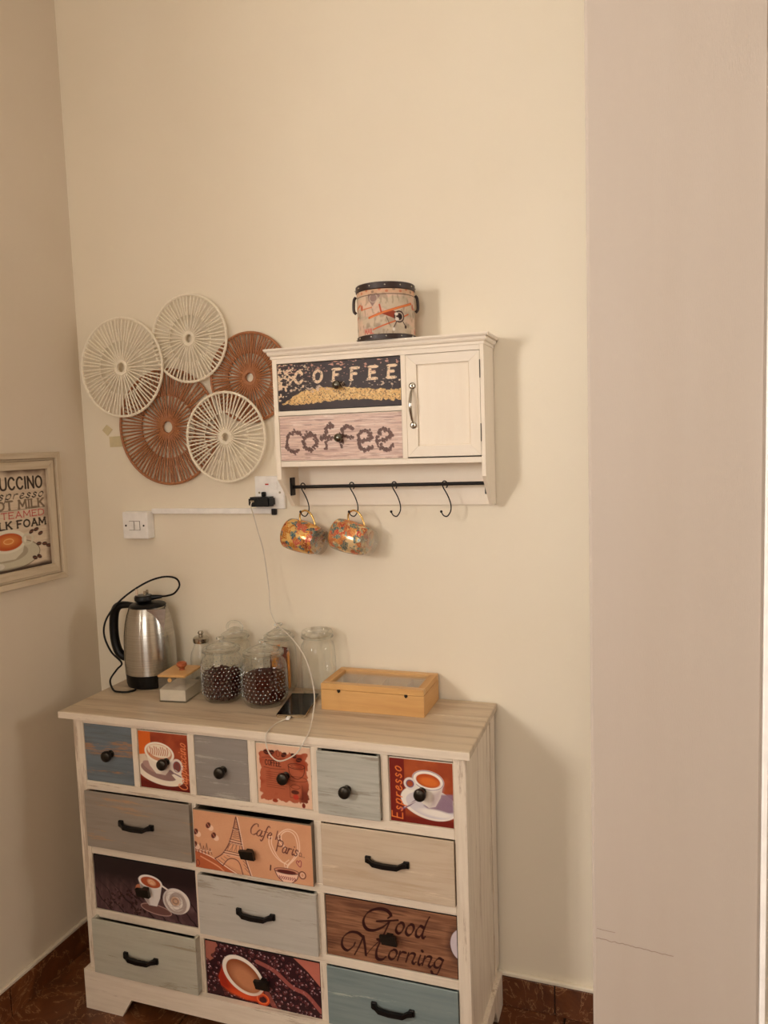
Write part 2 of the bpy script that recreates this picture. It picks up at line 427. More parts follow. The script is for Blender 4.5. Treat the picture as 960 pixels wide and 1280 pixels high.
# ------------------------------------------------------------------ room
FZ = 0.025          # floor level
CZ = 3.0
def struct(mb, name, mat, **k):
    o = mb.build(name, mat, **k); o['kind'] = 'structure'; return o
XR, YF = 3.4, -3.9
struct(MB().box(-.12, XR+.12, 0.0, .12, FZ-.1, CZ), 'wall_back', M_wall)
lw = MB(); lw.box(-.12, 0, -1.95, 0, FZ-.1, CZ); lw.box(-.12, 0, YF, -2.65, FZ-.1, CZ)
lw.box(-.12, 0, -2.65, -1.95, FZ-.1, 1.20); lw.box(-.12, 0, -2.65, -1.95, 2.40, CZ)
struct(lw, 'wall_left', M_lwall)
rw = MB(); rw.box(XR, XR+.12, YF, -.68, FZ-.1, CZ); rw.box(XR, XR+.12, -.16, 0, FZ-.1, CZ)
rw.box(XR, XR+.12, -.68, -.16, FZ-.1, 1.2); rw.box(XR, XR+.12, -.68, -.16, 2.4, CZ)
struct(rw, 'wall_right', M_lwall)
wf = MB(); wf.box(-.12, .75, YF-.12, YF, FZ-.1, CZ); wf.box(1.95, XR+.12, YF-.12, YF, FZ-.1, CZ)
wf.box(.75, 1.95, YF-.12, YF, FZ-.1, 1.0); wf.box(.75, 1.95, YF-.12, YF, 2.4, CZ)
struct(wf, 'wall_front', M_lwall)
struct(MB().box(-.12, XR+.12, YF-.12, .12, CZ, CZ+.1), 'ceiling', M_ceil)
fl = struct(MB().box(-.12, XR+.12, YF-.12, .12, FZ-.12, FZ-.008), 'floor', M_grout)
tm = None; T = .45
for i in range(8):
    for j in range(9):
        x0 = .004+i*T-.02; y1 = -.004-j*T
        xa, xb = max(x0, .001), min(x0+T-.004, XR-.001); ya, yb = max(y1-T+.004, YF+.001), y1
        if xb-xa < .02 or yb-ya < .02: continue
        MB().box(xa, xb, ya, yb, FZ-.008, FZ, .0012).build('tile', M_marble, fl)
# frames: the left-wall daylight window, plus two made-up windows for the fill lights
def winframe(name, a0, a1, z0, z1, fixed, axis):
    mb = MB(); t = .05
    for (p0,p1,q0,q1) in ((a0,a1,z0,z0+t),(a0,a1,z1-t,z1),(a0,a0+t,z0,z1),(a1-t,a1,z0,z1),((a0+a1)/2-.02,(a0+a1)/2+.02,z0,z1)):
        if axis == 'y': mb.box(fixed-.02, fixed+.02, p0, p1, q0, q1)
        else: mb.box(p0, p1, fixed-.02, fixed+.02, q0, q1)
    struct(mb, name, M_plastic)
winframe('window_1', -2.65, -1.95, 1.20, 2.40, -.04, 'y')
winframe('added_window_3', -.68, -.16, 1.2, 2.4, XR+.03, 'y')
winframe('added_window_2', .75, 1.95, 1.0, 2.4, YF-.03, 'x')
# pillar on the right: the end of a wall that stands in front of the back wall, with a doorway beyond it
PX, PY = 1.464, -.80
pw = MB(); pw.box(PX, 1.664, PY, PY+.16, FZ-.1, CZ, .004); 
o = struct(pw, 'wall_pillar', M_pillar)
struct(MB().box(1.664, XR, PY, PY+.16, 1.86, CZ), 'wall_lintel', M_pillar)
tr = MB(); tr.box(1.6635, 1.670, PY-.006, PY+.17, FZ, 1.858, .001); struct(tr, 'trim_1', M_plastic)
struct(MB().box(1.70, 2.45, PY+.10, PY+.14, FZ+.005, 1.85, .002), 'door_1', mat_wood('dark_door_wood', (70,48,36), (40,26,20), 'z', .6))
# pencil-like scuff marks on the pillar paint
M_scuff = mat_plain('grey_scuff', (146,128,114), .8)
sc = MB(); random.seed(3)
pts = []
for k in range(30):
    t = k/29; x = 1.4690+t*.0950; z = .7775-.0070*t + (random.random()-.5)*.0022*(1-t*.6)
    pts.append((x, PY-.0003, z))
sc.tube(pts, .00055, 4)
sc.tube([(1.470, PY-.0003, .7905), (1.478, PY-.0003, .7895), (1.493, PY-.0003, .7890)], .0004, 4)
tag(sc.build('scuff_mark', M_scuff), 'thin grey scuff line scratched low on the pale pillar', 'scuff mark')

# skirting tiles
BZ = .103
bb = struct(MB().box(0.0, PX+.4, -.002, 0, FZ, BZ), 'baseboard_back', M_grout)
lip = MB().box(0, PX+.4, -.011, 0, BZ, BZ+.010, .002); lip.build('plaster_lip', M_wall, bb)
xs = [0.002, .415, .863, 1.3085, 1.75, 1.86]
for a, b_ in zip(xs[:-1], xs[1:]):
    MB().box(a+.0015, b_-.0015, -.011, -.002, FZ, BZ-.001, .001).build('tile', M_marble_b, bb)
bl = struct(MB().box(0, .002, -1.85, 0, FZ, BZ), 'baseboard_left', M_grout)
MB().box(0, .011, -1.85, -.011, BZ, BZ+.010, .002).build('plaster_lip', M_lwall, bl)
ys = [-.012, -.413, -.86, -1.31, -1.76]
for a, b_ in zip(ys[:-1], ys[1:]):
    MB().box(.002, .011, b_+.0015, a-.0015, FZ, BZ-.001, .001).build('tile', M_marble_b, bl)

# ------------------------------------------------------------------ dresser
DR = thing('chest_of_drawers', (.65, 0, FZ), 'distressed white chest of fifteen coloured and picture drawers on the tiled floor', 'chest of drawers', rz=.0141)
ox, oz = -.65, -FZ      # builder coordinates: world-like numbers shifted into the dresser's frame
class DB(MB):
    def build(s, name, mat, parent=None, **k):
        bmesh.ops.translate(s.bm, vec=(ox, 0, oz), verts=s.bm.verts)
        return MB.build(s, name, mat, parent, **k)
D = .311
top = DB().box(.140, 1.179, -.318, -.1235, .7825, .80, .002); top.box(.140, 1.179, -.1225, -.012, .7825, .80, .002)
top.build('tabletop', M_top, DR)
DB().box(.1395, 1.1795, -.3195, -.3178, .7830, .7990, .0005).build('top_edge', M_white, DR)
DB().box(.176, .190, -D+.008, -.014, .09, .7825).build('side_panel', M_whitez, DR)
DB().box(1.155, 1.169, -D+.008, -.014, .09, .7825).build('side_panel', M_whitez, DR)
DB().box(1.169, 1.1722, -.062, -.014, .13, .7825, .001).build('side_stile', M_whitez, DR)
DB().box(.176, 1.169, -.020, -.014, .09, .7825).build('back_panel', M_grey_in, DR)
DB().box(.176, .2055, -D, -D+.018, .09, .7825, .0012).build('stile', M_whitez, DR)
DB().box(1.142, 1.169, -D, -D+.018, .09, .7825, .0012).build('stile', M_whitez, DR)
RZ = [(.626, .773), (.458, .604), (.290, .437), (.122, .269)]
for a, b_ in ((.773, .7825), (.604, .626), (.437, .458), (.269, .290), (.100, .122)):
    DB().box(.2055, 1.142, -D, -D+.018, a, b_, .001).build('rail', M_white, DR)
for a, b_ in ((.347,.3625), (.5035,.5205), (.662,.6815), (.8195,.8365), (.9825,.9995)):
    DB().box(a, b_, -D, -D+.018, .626, .773, .001).build('divider', M_whitez, DR)
for z0, z1 in RZ[1:]:
    for a, b_ in ((.5035,.5165), (.8195,.8375)):
        DB().box(a, b_, -D, -D+.018, z0, z1, .001).build('divider', M_whitez, DR)
# plinth with bracket feet
pl = DB(); zt = .130
pl.prism([(.1665,FZ),(.2765,FZ),(.306,.074),(1.045,.074),(1.075,FZ),(1.180,FZ),(1.180,zt),(.1665,zt)], -.324, -.310, 'y')
pl.build('plinth', M_white, DR)
for x0, x1 in ((.1665,.1795), (1.167,1.180)):
    q = DB(); q.prism([(-.3098,FZ),(-.22,FZ),(-.19,.074),(-.11,.074),(-.08,FZ),(-.014,FZ),(-.014,.112 if x0 > 1 else zt),(-.3098,zt)], x0, x1, 'x')
    q.build('plinth_side', M_whitez, DR)

def ironpull(x, z, yf, parent):
    """black bow handle: two square feet and a dropped bar"""
    m = DB(); w2 = .050
    for sx in (-1, 1):
        m.box(x+sx*(w2-.0065)-.0065, x+sx*(w2-.0065)+.0065, yf-.006, yf, z-.0045, z+.0105, .0012)
    prof = [(-w2+.004, z+.004, yf-.006), (-w2+.012, z+.0035, yf-.009), (-w2+.020, z-.0005, yf-.0125), (-.006, z-.0020, yf-.0135), (w2-.024, z-.0013, yf-.0130), (w2-.014, z+.003, yf-.009), (w2-.004, z+.004, yf-.006)]
    ys_ = [p[2] for p in prof]
    for (a, b_) in zip(prof[:-1], prof[1:]):
        v = []
        for (dx, zz, yy) in (a, b_):
            v.append([m.bm.verts.new((x+dx, yy+oy, zz+oz_)) for oy, oz_ in ((-.004,-.0052),(.004,-.0052),(.004,.0050),(-.004,.0050))])
        A, B = v
        for k in range(4): m.bm.faces.new((A[k], A[(k+1)%4], B[(k+1)%4], B[k]))
        m.bm.faces.new(A[::-1]); m.bm.faces.new(B)
    return m.build('handle', M_iron, parent)
def roundknob(x, z, yf, parent, mat=None):
    m = DB(); m.lathe([(0,0),(.009,0),(.009,.002),(.005,.004),(.0048,.010),(.0125,.014),(.0138,.019),(.0125,.0235),(.008,.0262),(0,.027)], (x, yf, z), 20, 'y')
    return m.build('knob', mat or M_bronze, parent, smooth=True)
def squareknob(x, z, yf, parent):
    m = DB(); m.box(x-.007, x+.007, yf-.012, yf, z-.006, z+.006)
    m.prism([(-.0125, z+.010), (.0125, z+.010), (.0165, z-.008), (-.0165, z-.008)] and [(x-.020, z+.008), (x+.016, z+.010), (x+.020, z-.010), (x-.014, z-.010)], yf-.020, yf-.012, 'y')
    return m.build('knob', M_bronze, parent)
def drawer(x0, x1, z0, z1, off, mat, label, pull, px=None, pz=None, cv=None, dz=0.0, plabel=None):
    """front board, side boards behind it, a print on picture drawers and the pull"""
    yf = -(D+off)
    z0, z1 = z0+dz, z1+dz
    m = DB(); m.box(x0, x1, yf, yf+.0045, z0, z1, .0009); h = z1-z0; hol = off > .009
    for a in (x0+.0006, x1-.0076): m.box(a, a+.007, yf+.0045, -.04, z0+.004, z1-(.0012 if hol else .010))
    m.box(x0+.006, x1-.006, yf+.0045, -.04, z0+.008, z0+.013); m.box(x0+.006, x1-.006, -.048, -.04, z0+.008, z1-.012)
    d = m.build('drawer', mat, DR, label=label)
    px = (x0+x1)/2 if px is None else px; pz = (z0+z1)/2 if pz is None else pz
    if cv is not None:
        p = panel(cv, 'print', x0+.0012+ox, x1-.0012+ox, z0+.0012+oz, z1-.0012+oz, yf-.0003, ATTR, d, plabel)
    {'bow': ironpull, 'round': roundknob, 'square': squareknob}[pull](px, pz, yf-.0005 if cv is not None else yf, d)
    return d

# ---- the printed pictures
def art_cappuccino():
    c = Canvas(.96, 150, (168,76,44), 11); A = c.A; N = c.noise(5, 5, 4)
    c.blend(c.thr(N, .35, .7), (140,54,32), .8); c.rect(0, 0, .24, .42, (222,104,34), .85)
    c.blend(np.clip((c.v-.80)/.1, 0, 1), (96,22,18), .9)
    c.poly([(0,.42),(.12,.40),(.2,.55),(0,.70)], (226,205,178), .95)
    c.ell(.40,.73,.46,.19,(240,226,204), rot=.16); c.ell(.37,.69,.36,.13,(150,116,108), rot=.22)
    c.ell(.25,.62,.20,.08,(176,140,128), rot=.35)
    c.poly([(.13,.38),(.68,.40),(.62,.60),(.50,.74),(.32,.73),(.20,.60)], (236,222,202)); c.poly([(.46,.5),(.66,.45),(.60,.62),(.50,.73),(.42,.72)], (176,150,140), .6, .08)
    c.ell(.40,.36,.29,.185,(246,234,214), rot=.12); c.ell(.40,.355,.25,.15,(206,140,104), rot=.12)
    c.ell(.40,.33,.23,.115,(240,222,196), rot=.12)
    for i in range(9):
        x = .22+i*.042; c.stroke([(x,.27+.02*math.sin(i*2)),(x+.015,.33),(x-.005,.40)], .020, (188,98,60), .8, True)
    c.ring(.735,.57,.095,.115,.045,(232,216,200)); c.ring(.735,.57,.07,.09,.014,(120,88,104)); c.ell(.735,.57,.05,.07,(120,70,64))
    c.poly([(.62,.72),(.80,.66),(.82,.72),(.70,.80)], (238,224,206))
    c.stroke([(.58,.66),(.80,.74)], .022, (140,110,116))
    c.text('Cappuccino', .915, .965, .165, .10, (232,134,84), .80, .15, -PI/2, track=.13, a=.95)
    return c
def art_espresso():
    c = Canvas(.97, 150, (172,82,44), 12); N = c.noise(5, 5, 4)
    c.blend(c.thr(N, .35, .7), (148,60,34), .7); c.rect(0, 0, .23, 1, (112,26,24), .92)
    c.blend(np.clip((c.v-.84)/.08, 0, 1), (112,28,22), .9)
    c.ell(.60,.66,.44,.25,(240,230,216), rot=.20); c.ell(.62,.69,.38,.19,(214,204,204), rot=.2)
    c.poly([(.52,.70),(.74,.50),(.97,.48),(.97,.76),(.80,.80),(.62,.78)], (142,112,130), .95, .03)
    c.ell(.70,.80,.25,.055,(240,230,218), rot=.1, soft=.03)
    c.poly([(.36,.28),(.83,.33),(.78,.55),(.70,.70),(.60,.73),(.49,.66),(.42,.48)], (238,226,210))
    c.poly([(.66,.5),(.82,.38),(.78,.56),(.70,.70),(.60,.72)], (176,150,154), .65, .08)
    c.ell(.595,.30,.245,.155,(246,236,222), rot=.12); c.ring(.595,.30,.235,.145,.012,(150,124,140), rot=.12)
    c.ell(.595,.305,.185,.105,(186,78,32), rot=.12); c.ell(.61,.325,.15,.07,(218,112,48), rot=.12, soft=.04)
    c.ring(.315,.38,.075,.075,.045,(230,216,206)); c.ring(.315,.38,.055,.055,.016,(110,80,110))
    c.stroke([(.17,.80),(.30,.72),(.44,.60)], .030, (120,92,116)); c.stroke([(.22,.76),(.42,.63)], .012, (226,214,204))
    c.text('Espresso', .185, .95, .165, .10, (236,126,62), 1.0, .12, -PI/2, track=.22)
    return c
def art_coffee_sketch():
    c = Canvas(.95, 150, (230,190,160), 13); N = c.noise(9, 9, 3)
    e = np.minimum(np.minimum(c.u-.05, .91-c.u), np.minimum(c.v-.10, .93-c.v))+(N-.5)*.13
    m = c.thr(e, 0, .015); c.blend(m, (178,94,64)); n2 = c.noise(4, 5, 3)
    c.blend(m*c.thr(n2, .45, .7), (150,56,32), .8); c.blend(m*np.clip((c.v-.55)/.2,0,1)*c.thr(c.u,.5,.7)*c.thr(c.noise(6,3,2), .4,.6), (92,30,22), .75)
    dk = (66,28,22)
    for x, y, r in ((.18,.135,.3),(.27,.13,-.4),(.49,.15,-.6),(.66,.15,.5),(.75,.21,-.3)): c.ell(x, y, .055, .036, dk, rot=r); c.stroke([(x-.04,y),(x+.04,y+.01)], .008, (150,70,44))
    c.ring(.385,.14,.03,.055,.010,dk,.8); c.stroke([(.10,.23),(.20,.215),(.38,.225),(.5,.22)],.010,dk,.7)
    c.text('COFFEE', .15, .345, .085, .16, dk, .66, 0, .03, serif=.12)
    c.stroke([(.12,.385),(.28,.40),(.50,.39)], .010, dk, .8, True)
    for i in range(8): c.stroke([(.16,.455+i*.036),(.52-.04*(i%3),.462+i*.036)], .008, dk, .65)
    c.ring(.70,.32,.145,.045,.011,dk); c.ring(.70,.32,.09,.025,.008,dk,.7); c.stroke([(.56,.33),(.58,.45),(.66,.52),(.74,.52),(.82,.45),(.845,.33)], .011, dk, 1, True)
    c.ring(.71,.53,.17,.04,.009,dk,.8); c.ring(.67,.66,.08,.035,.009,dk,.8); c.stroke([(.57,.64),(.57,.84),(.79,.85),(.79,.63)], .009, dk, .7)
    c.ell(.66,.75,.07,.035,(60,20,18),.85); c.ell(.67,.83,.05,.045,(190,50,40),.8); c.ell(.30,.93,.05,.03,(150,56,32)); c.ell(.80,.955,.03,.04,(120,40,28))
    return c
def art_paris():
    A = 2.08; c = Canvas(A, 150, (218,160,122), 14); N = c.noise(4, 3, 3); c.blend(c.thr(N,.3,.8), (206,146,108), .6)
    dk = (104,56,50); wh = (246,214,186); br = (184,96,60)
    c.poly([(0,.66),(.25,.74),(.6,.90),(.78,1.0),(0,1.0)], br); c.stroke([(0,.70),(.3,.78),(.62,.94),(.75,1.0)], .018, wh, 1, True); c.stroke([(.1,.80),(.4,.92),(.52,1.0)], .022, (226,160,118), 1, True)
    for x, h_ in ((.04,.1),(.10,.17),(.16,.13),(.22,.18),(.28,.1)):
        c.stroke([(x-.03,.74),(x,.74-h_),(x+.03,.74)], .012, dk, .9); c.stroke([(x-.02,.70),(x+.03,.68)], .010, wh, .9)
    c.ell(.03,.66,.05,.05,(150,72,56),.8); c.ring(.04,.92,.03,.05,.012,dk); 
    # the tower with its three tiers and lattice
    tx = .78
    LL = [(.36,.80),(.50,.70),(.60,.56),(.665,.42),(.73,.22),(tx,.03)]; RR = [(tx+.22,1.0),(tx+.155,.80),(tx+.10,.60),(tx+.07,.42),(tx+.04,.22),(tx+.005,.03)]
    c.poly(LL+RR[::-1], (232,170,130), .6)
    c.stroke([(p[0]+.02,p[1]) for p in RR[::-1]], .016, wh, .9, True); c.stroke(LL, .018, dk, 1, True); c.stroke(RR, .018, dk, 1, True)
    c.stroke([(.50,.90),(.60,.78),(.70,.75),(.80,.80),(.86,1.0)], .016, dk, 1, True); c.stroke([(.36,.80),(.50,.90)], .014, dk)
    for y, a, b_ in ((.42,.655,.86),(.46,.64,.87),(.63,.545,.90),(.67,.52,.91),(.22,.72,.83)): c.stroke([(a,y),(b_,y+.02)], .013, dk); c.stroke([(a,y+.018),(b_,y+.038)], .008, wh, .9)
    for k in range(9):
        y = .10+k*.034; wl = .012+k*.008; c.stroke([(tx-wl,y),(tx+wl+.01,y+.03)], .007, dk, .8); c.stroke([(tx+wl+.01,y),(tx-wl,y+.03)], .007, dk, .8)
    for k in range(4): c.stroke([(.66+k*.05,.47),(.60+k*.08,.62)], .009, dk, .8); c.stroke([(.70+k*.05,.47),(.56+k*.08,.62)], .008, dk, .8)
    for k in range(4): c.stroke([(.42+k*.055,.80-k*.03),(.50+k*.045,.86-k*.045)], .010, dk, .8); c.stroke([(.86+k*.012,.70+k*.06),(.93+k*.01,.76+k*.06)], .010, dk, .8)
    for x, y in ((.27,.24),(.36,.40),(.03,.38),(.0,.60)):
        c.ell(x+.045,y+.04,.05,.05,wh,.75); c.ell(x,y,.042,.055,(96,44,36),rot=.5); c.stroke([(x-.02,y-.03),(x+.02,y+.03)],.010,(200,130,100))
    c.text('Cafe', 1.02, .28, .20, .085, dk, .9, .2, .10, pen=.5, track=.07, font=dict(GLY, C=(.55,[[(.6,.2),(.5,.0),(.2,.1),(.0,.5),(.1,.9),(.35,.98),(.6,.8)]])))
    c.text('Ie', 1.46, .31, .15, .09, dk, .9, .2, .10, pen=.5, track=.07)
    for k in range(3): c.ell(1.87+k*.035,.53+k*.004,.008,.008,dk)
    for dx in (0, .045):
        c.stroke([(1.36+dx,.27),(1.35+dx,.40),(1.42+dx,.56),(1.53+dx*.6,.66),(1.64,.70)], .014, wh, .95, True)
        c.stroke([(1.66-dx*.4,.82),(1.65+dx*.3,.72),(1.76+dx*.6,.58),(1.84+dx*.7,.42),(1.80+dx*.8,.20-dx*.6),(1.68,.11+.0*dx-dx*.7+.03),(1.57-dx,.22),(1.58-dx,.34),(1.63-dx*.4,.43)], .014, wh, .95, True)
    c.stroke([(1.63,.80),(1.60,.70),(1.68,.62)], .012, wh, .9, True)
    c.text('Paris', 1.47, .50, .19, .10, dk, .80, .16, .10, track=.07)
    # the cup with its heart band
    c.poly([(1.42,.80),(1.84,.82),(1.80,.93),(1.72,1.0),(1.56,1.0),(1.47,.92)], (240,196,170)); c.ell(1.63,.815,.21,.045,(216,150,120)); c.ell(1.63,.825,.17,.032,(96,40,36)); c.ring(1.63,.815,.21,.045,.013,dk)
    c.stroke([(1.42,.81),(1.47,.92),(1.56,1.0)],.015,dk,1,True); c.stroke([(1.84,.83),(1.80,.93),(1.72,1.0)],.015,dk,1,True)
    for k in range(8): c.stroke([(1.50+k*.037,.91),(1.52+k*.037,.93),(1.50+k*.037,.955)],.013,(150,40,60))
    c.ring(1.90,.84,.055,.06,.016,dk); c.ring(1.90,.84,.03,.035,.009,wh)
    c.stroke([(1.84,.64),(1.87,.60),(1.89,.63),(1.87,.71),(1.81,.65),(1.82,.61),(1.85,.63)],.012,(150,40,70),1,True); c.ring(1.88,.50,.02,.03,.009,dk); c.stroke([(1.36,.76),(1.35,.84)],.022,(70,20,24))
    return c
def beans(c, n, region, seed, r=(.03,.045), dark=(52,20,18), mid=(92,42,34), hi=(190,140,130)):
    rs = np.random.RandomState(seed); k = 0; tries = 0
    while k < n and tries < n*6:
        tries += 1; x, y = rs.rand()*c.A, rs.rand()
        if not region(x, y): continue
        k += 1; a = rs.rand()*PI; q = r[0]+(r[1]-r[0])*rs.rand()
        i0, i1 = max(0,int((y-q*1.4)*c.H)), min(c.H,int((y+q*1.4)*c.H)+1); j0, j1 = max(0,int((x-q*1.4)*c.H)), min(c.W,int((x+q*1.4)*c.H)+1)
        if i0>=i1 or j0>=j1: continue
        U, V = c.u[i0:i1,j0:j1]-x, c.v[i0:i1,j0:j1]-y; ca, sa = math.cos(a), math.sin(a)
        X, Y = (U*ca+V*sa)/q, (-U*sa+V*ca)/(q*.68); d = X*X+Y*Y
        def bl(m, col, al):
            m = np.clip(m,0,1)[...,None]*al; c.c[i0:i1,j0:j1] = c.c[i0:i1,j0:j1]*(1-m)+np.array(lin(col))*m
        bl((1.25-d)*4, dark, .9); bl((.75-d)*3, mid, .8 if rs.rand()<.6 else .3)
        bl((.16-np.abs(Y))*8*(d<.8), dark, .9); bl((.16-((X+.25)**2+(Y+.45)**2))*9, hi, .25+.5*rs.rand())
def art_rose():
    A = 2.02; c = Canvas(A, 150, (40,26,26), 15)
    g = np.sin((c.u*1.0-c.v*.9)*22+c.noise(4,4,3)*5); N = c.noise(30,6,3)
    low = np.clip((c.v-.28-.18*c.u/A*0)/.35,0,1)
    c.blend(low*.9, (84,58,60), .9); c.blend(low*c.thr(N,.4,.8), (124,94,92), .6); c.blend(low*c.thr(g,.9,.99), (28,16,18), .9)
    beans(c, 70, lambda x,y: (x-.62)**2/.28+(y-.78)**2/.045<1 and x<1.05, 4, (.02,.032), (30,14,14), (66,36,32), (120,80,70))
    c.ell(1.22,.82,.30,.085,(112,76,70), rot=.10); c.ring(1.22,.82,.30,.085,.018,(176,140,130), rot=.1); 
    c.ell(.92,.52,.10,.12,(160,92,62)); c.ell(.90,.46,.06,.05,(196,120,84))
    c.poly([(.90,.30),(1.36,.36),(1.31,.60),(1.24,.76),(1.08,.76),(.97,.62)], (232,222,214)); c.poly([(.90,.30),(1.05,.32),(1.10,.76),(1.02,.70),(.95,.55)], (150,128,120), .8, .05)
    c.ell(1.135,.33,.235,.125,(244,234,224), rot=.1); c.ell(1.14,.335,.195,.095,(178,82,48), rot=.1); c.ell(1.16,.33,.08,.05,(232,180,140), rot=.3, soft=.03); c.stroke([(1.10,.36),(1.16,.31),(1.22,.35)],.014,(220,150,110),1,True)
    c.stroke([(1.36,.36),(1.44,.40),(1.48,.42)],.03,(236,226,216))
    c.ell(1.62,.60,.255,.235,(206,196,190)); rs = np.random.RandomState(5)
    for k in range(9):
        q = 1-k*.105; col = (232,222,212) if k % 2 == 0 else (178,160,150)
        c.ell(1.62+.02*math.cos(k*2.1), .60+.02*math.sin(k*2.1), .25*q, .225*q, col, rot=k*.7)
    c.ell(1.61,.60,.085,.08,(206,164,132)); c.ring(1.61,.60,.05,.045,.014,(128,84,60)); c.ring(1.61,.60,.10,.095,.010,(150,112,92),.8)
    for a in np.linspace(0, 2*PI, 7)[:-1]: c.ring(1.62+.09*math.cos(a), .60+.08*math.sin(a), .12, .11, .007, (160,140,130), .6)
    return c
def art_redcup():
    A = 2.05; c = Canvas(A, 150, (52,22,26), 16)
    c.poly([(0,0),(.25,0),(.15,.30),(0,.42)], (168,100,84)); c.poly([(1.6,0),(A,0),(A,.42),(1.85,.2)], (190,110,92))
    beans(c, 400, lambda x,y: not(x<.22 and y<.35-.8*x) and not (x>1.65 and y<.32*(x-1.6)/.3), 6, (.044,.058), (30,10,16), (112,54,56), (226,184,186))
    c.stroke([(.95,.20),(1.25,.30),(1.55,.52),(1.80,.60),(2.05,.85)], .075, (176,96,86), .75, True); c.stroke([(1.1,.72),(1.2,.9),(1.25,1.0)], .09, (170,90,78), .6, True)
    c.poly([(.36,.26),(.30,.40),(.22,.62),(.26,.76),(.44,.86),(.72,.93),(.92,.92),(1.04,.78),(1.05,.6)], (196,60,28))
    c.poly([(.30,.40),(.22,.62),(.26,.76),(.44,.86),(.40,.66)], (140,34,20), .7, .08); c.ell(.62,.86,.22,.05,(232,90,40),.7,.15,.06)
    c.ring(1.02,.86,.10,.085,.055,(206,66,30)); c.ring(1.02,.85,.10,.085,.014,(242,130,70)); c.ell(1.01,.86,.05,.04,(70,20,22))
    c.ell(.68,.50,.41,.295,(246,234,218), rot=.62); c.ell(.69,.51,.35,.235,(150,82,50), rot=.62); c.ell(.72,.56,.29,.17,(198,132,92), rot=.62, soft=.12)
    return c
def art_morning():
    A = 2.09; c = Canvas(A, 160, (128,86,62), 17)
    N = c.noise(5, 40, 4); N2 = c.noise(3, 9, 3); c.blend(c.thr(N,.35,.75), (166,118,86), .75); c.blend(c.thr(N2,.48,.75), (92,58,44), .7); c.blend(c.thr(c.noise(4,60,2),.62,.8),(78,46,36),.7)
    c.blend(np.clip((.30-c.v)/.5,0,1)*np.clip((.5-c.u)/.8,0,1)*2, (84,54,46), .6)
    c.ell(2.14,.44,.19,.30,(70,44,40),.8,soft=.10); c.ell(2.18,.44,.19,.255,(206,192,196))
    dk = (46,12,12); pen = -.6; K = dict(pen=-.95)
    # Good
    c.stroke([(1.02,.22),(1.07,.16),(1.00,.09),(.86,.09),(.70,.18),(.62,.33),(.66,.45),(.78,.46),(.93,.38),(1.04,.27)], .050, dk, 1, True, **K)
    c.stroke([(.84,.30),(.98,.27),(1.18,.22)], .034, dk, 1, True, **K); c.stroke([(1.05,.26),(.98,.42),(.90,.58),(.84,.60)], .046, dk, 1, True, **K)
    c.text('ood', 1.13, .435, .34, .125, dk, .82, .20, .0, pen=-.95, track=.10)
    # Morning
    c.stroke([(.60,.60),(.51,.55),(.38,.57),(.27,.68),(.25,.82),(.33,.88),(.43,.80),(.47,.72)], .044, dk, 1, True, **K)
    c.stroke([(.61,.59),(.54,.76),(.45,.93)], .048, dk, 1, True, **K); c.stroke([(.61,.59),(.63,.75),(.64,.90)], .044, dk, 1, True, **K); c.stroke([(.64,.90),(.76,.74),(.90,.59)], .034, dk, 1, True, **K); c.stroke([(.90,.59),(.82,.78),(.82,.91),(.90,.92),(.97,.86)], .048, dk, 1, True, **K)
    c.text('orning', 1.00, .885, .31, .125, dk, .94, .20, .0, pen=-.95, track=.075)
    return c

def V3(*a): return a
P_blue = mat_wood('blue_grey_paint', (108,118,124), (72,82,88), 'x', .6, (176,124,76), -.16, dark=(92,82,72), seed=21)
P_grey = mat_wood('warm_grey_paint', (146,138,130), (124,116,108), 'x', .4, (184,176,164), -.13, seed=12)
P_crack = mat_wood('crackled_pale_paint', (186,184,172), (150,146,132), 'x', .7, (206,200,186), -.04, dark=(112,96,76), seed=3)
P_taupe = mat_wood('taupe_paint', (150,138,124), (120,106,92), 'x', .5, (186,140,96), -.15, seed=4)
P_tan = mat_wood('beige_paint', (206,186,160), (180,150,116), 'x', .6, (226,208,182), -.12, seed=5)
P_pale = mat_wood('pale_grey_paint', (190,184,172), (166,158,144), 'x', .4, (150,136,116), -.16, seed=6)
P_green = mat_wood('pale_sage_paint', (184,180,162), (158,150,130), 'x', .5, (140,124,98), -.16, seed=7)
P_teal = mat_wood('teal_grey_paint', (130,144,142), (98,114,114), 'x', .5, (190,196,184), -.10, seed=8)
z0, z1 = RZ[0]; e = .0008
drawer(.2055+e, .347-e, z0+e, z1-e, -.002, P_blue, 'worn blue-grey drawer front', 'round', .283, .702)
drawer(.3625+e, .5035-e, z0+e, z1-e-.003, -.003, M_white, 'small picture drawer with a cappuccino cup', 'round', .441, .698, art_cappuccino(), plabel='cappuccino cup picture')
drawer(.5205+e, .662-e, z0+e, z1-e, -.001, P_grey, 'plain warm grey small drawer', 'round', .596, .696)
drawer(.6815+e, .8195-e, z0+e, z1-e-.002, -.002, M_white, 'small picture drawer with brown coffee sketches', 'round', .756, .700, art_coffee_sketch(), plabel='rust-brown coffee sketch picture')
drawer(.8365+e, .9825-e, z0+e, z1-e-.002, .010, P_crack, 'crackled pale grey small drawer pulled slightly out', 'round', .908, .692, dz=.001)
drawer(.9995+e, 1.142-e, z0+e, z1-e-.003, -.003, M_white, 'small picture drawer with an espresso cup', 'round', 1.073, .701, art_espresso(), plabel='espresso cup picture')
z0, z1 = RZ[1]
drawer(.2068, .5063, z0+.0055, z1+.0022, .014, P_taupe, 'taupe drawer front with rubbed patches', 'bow', .357, .5345)
drawer(.5163, .8205, z0-.002, z1-.0045, .014, M_grey_in, 'peach picture drawer with tower and cup drawing', 'square', .664, .517, art_paris(), plabel='peach cafe picture with a lattice tower')
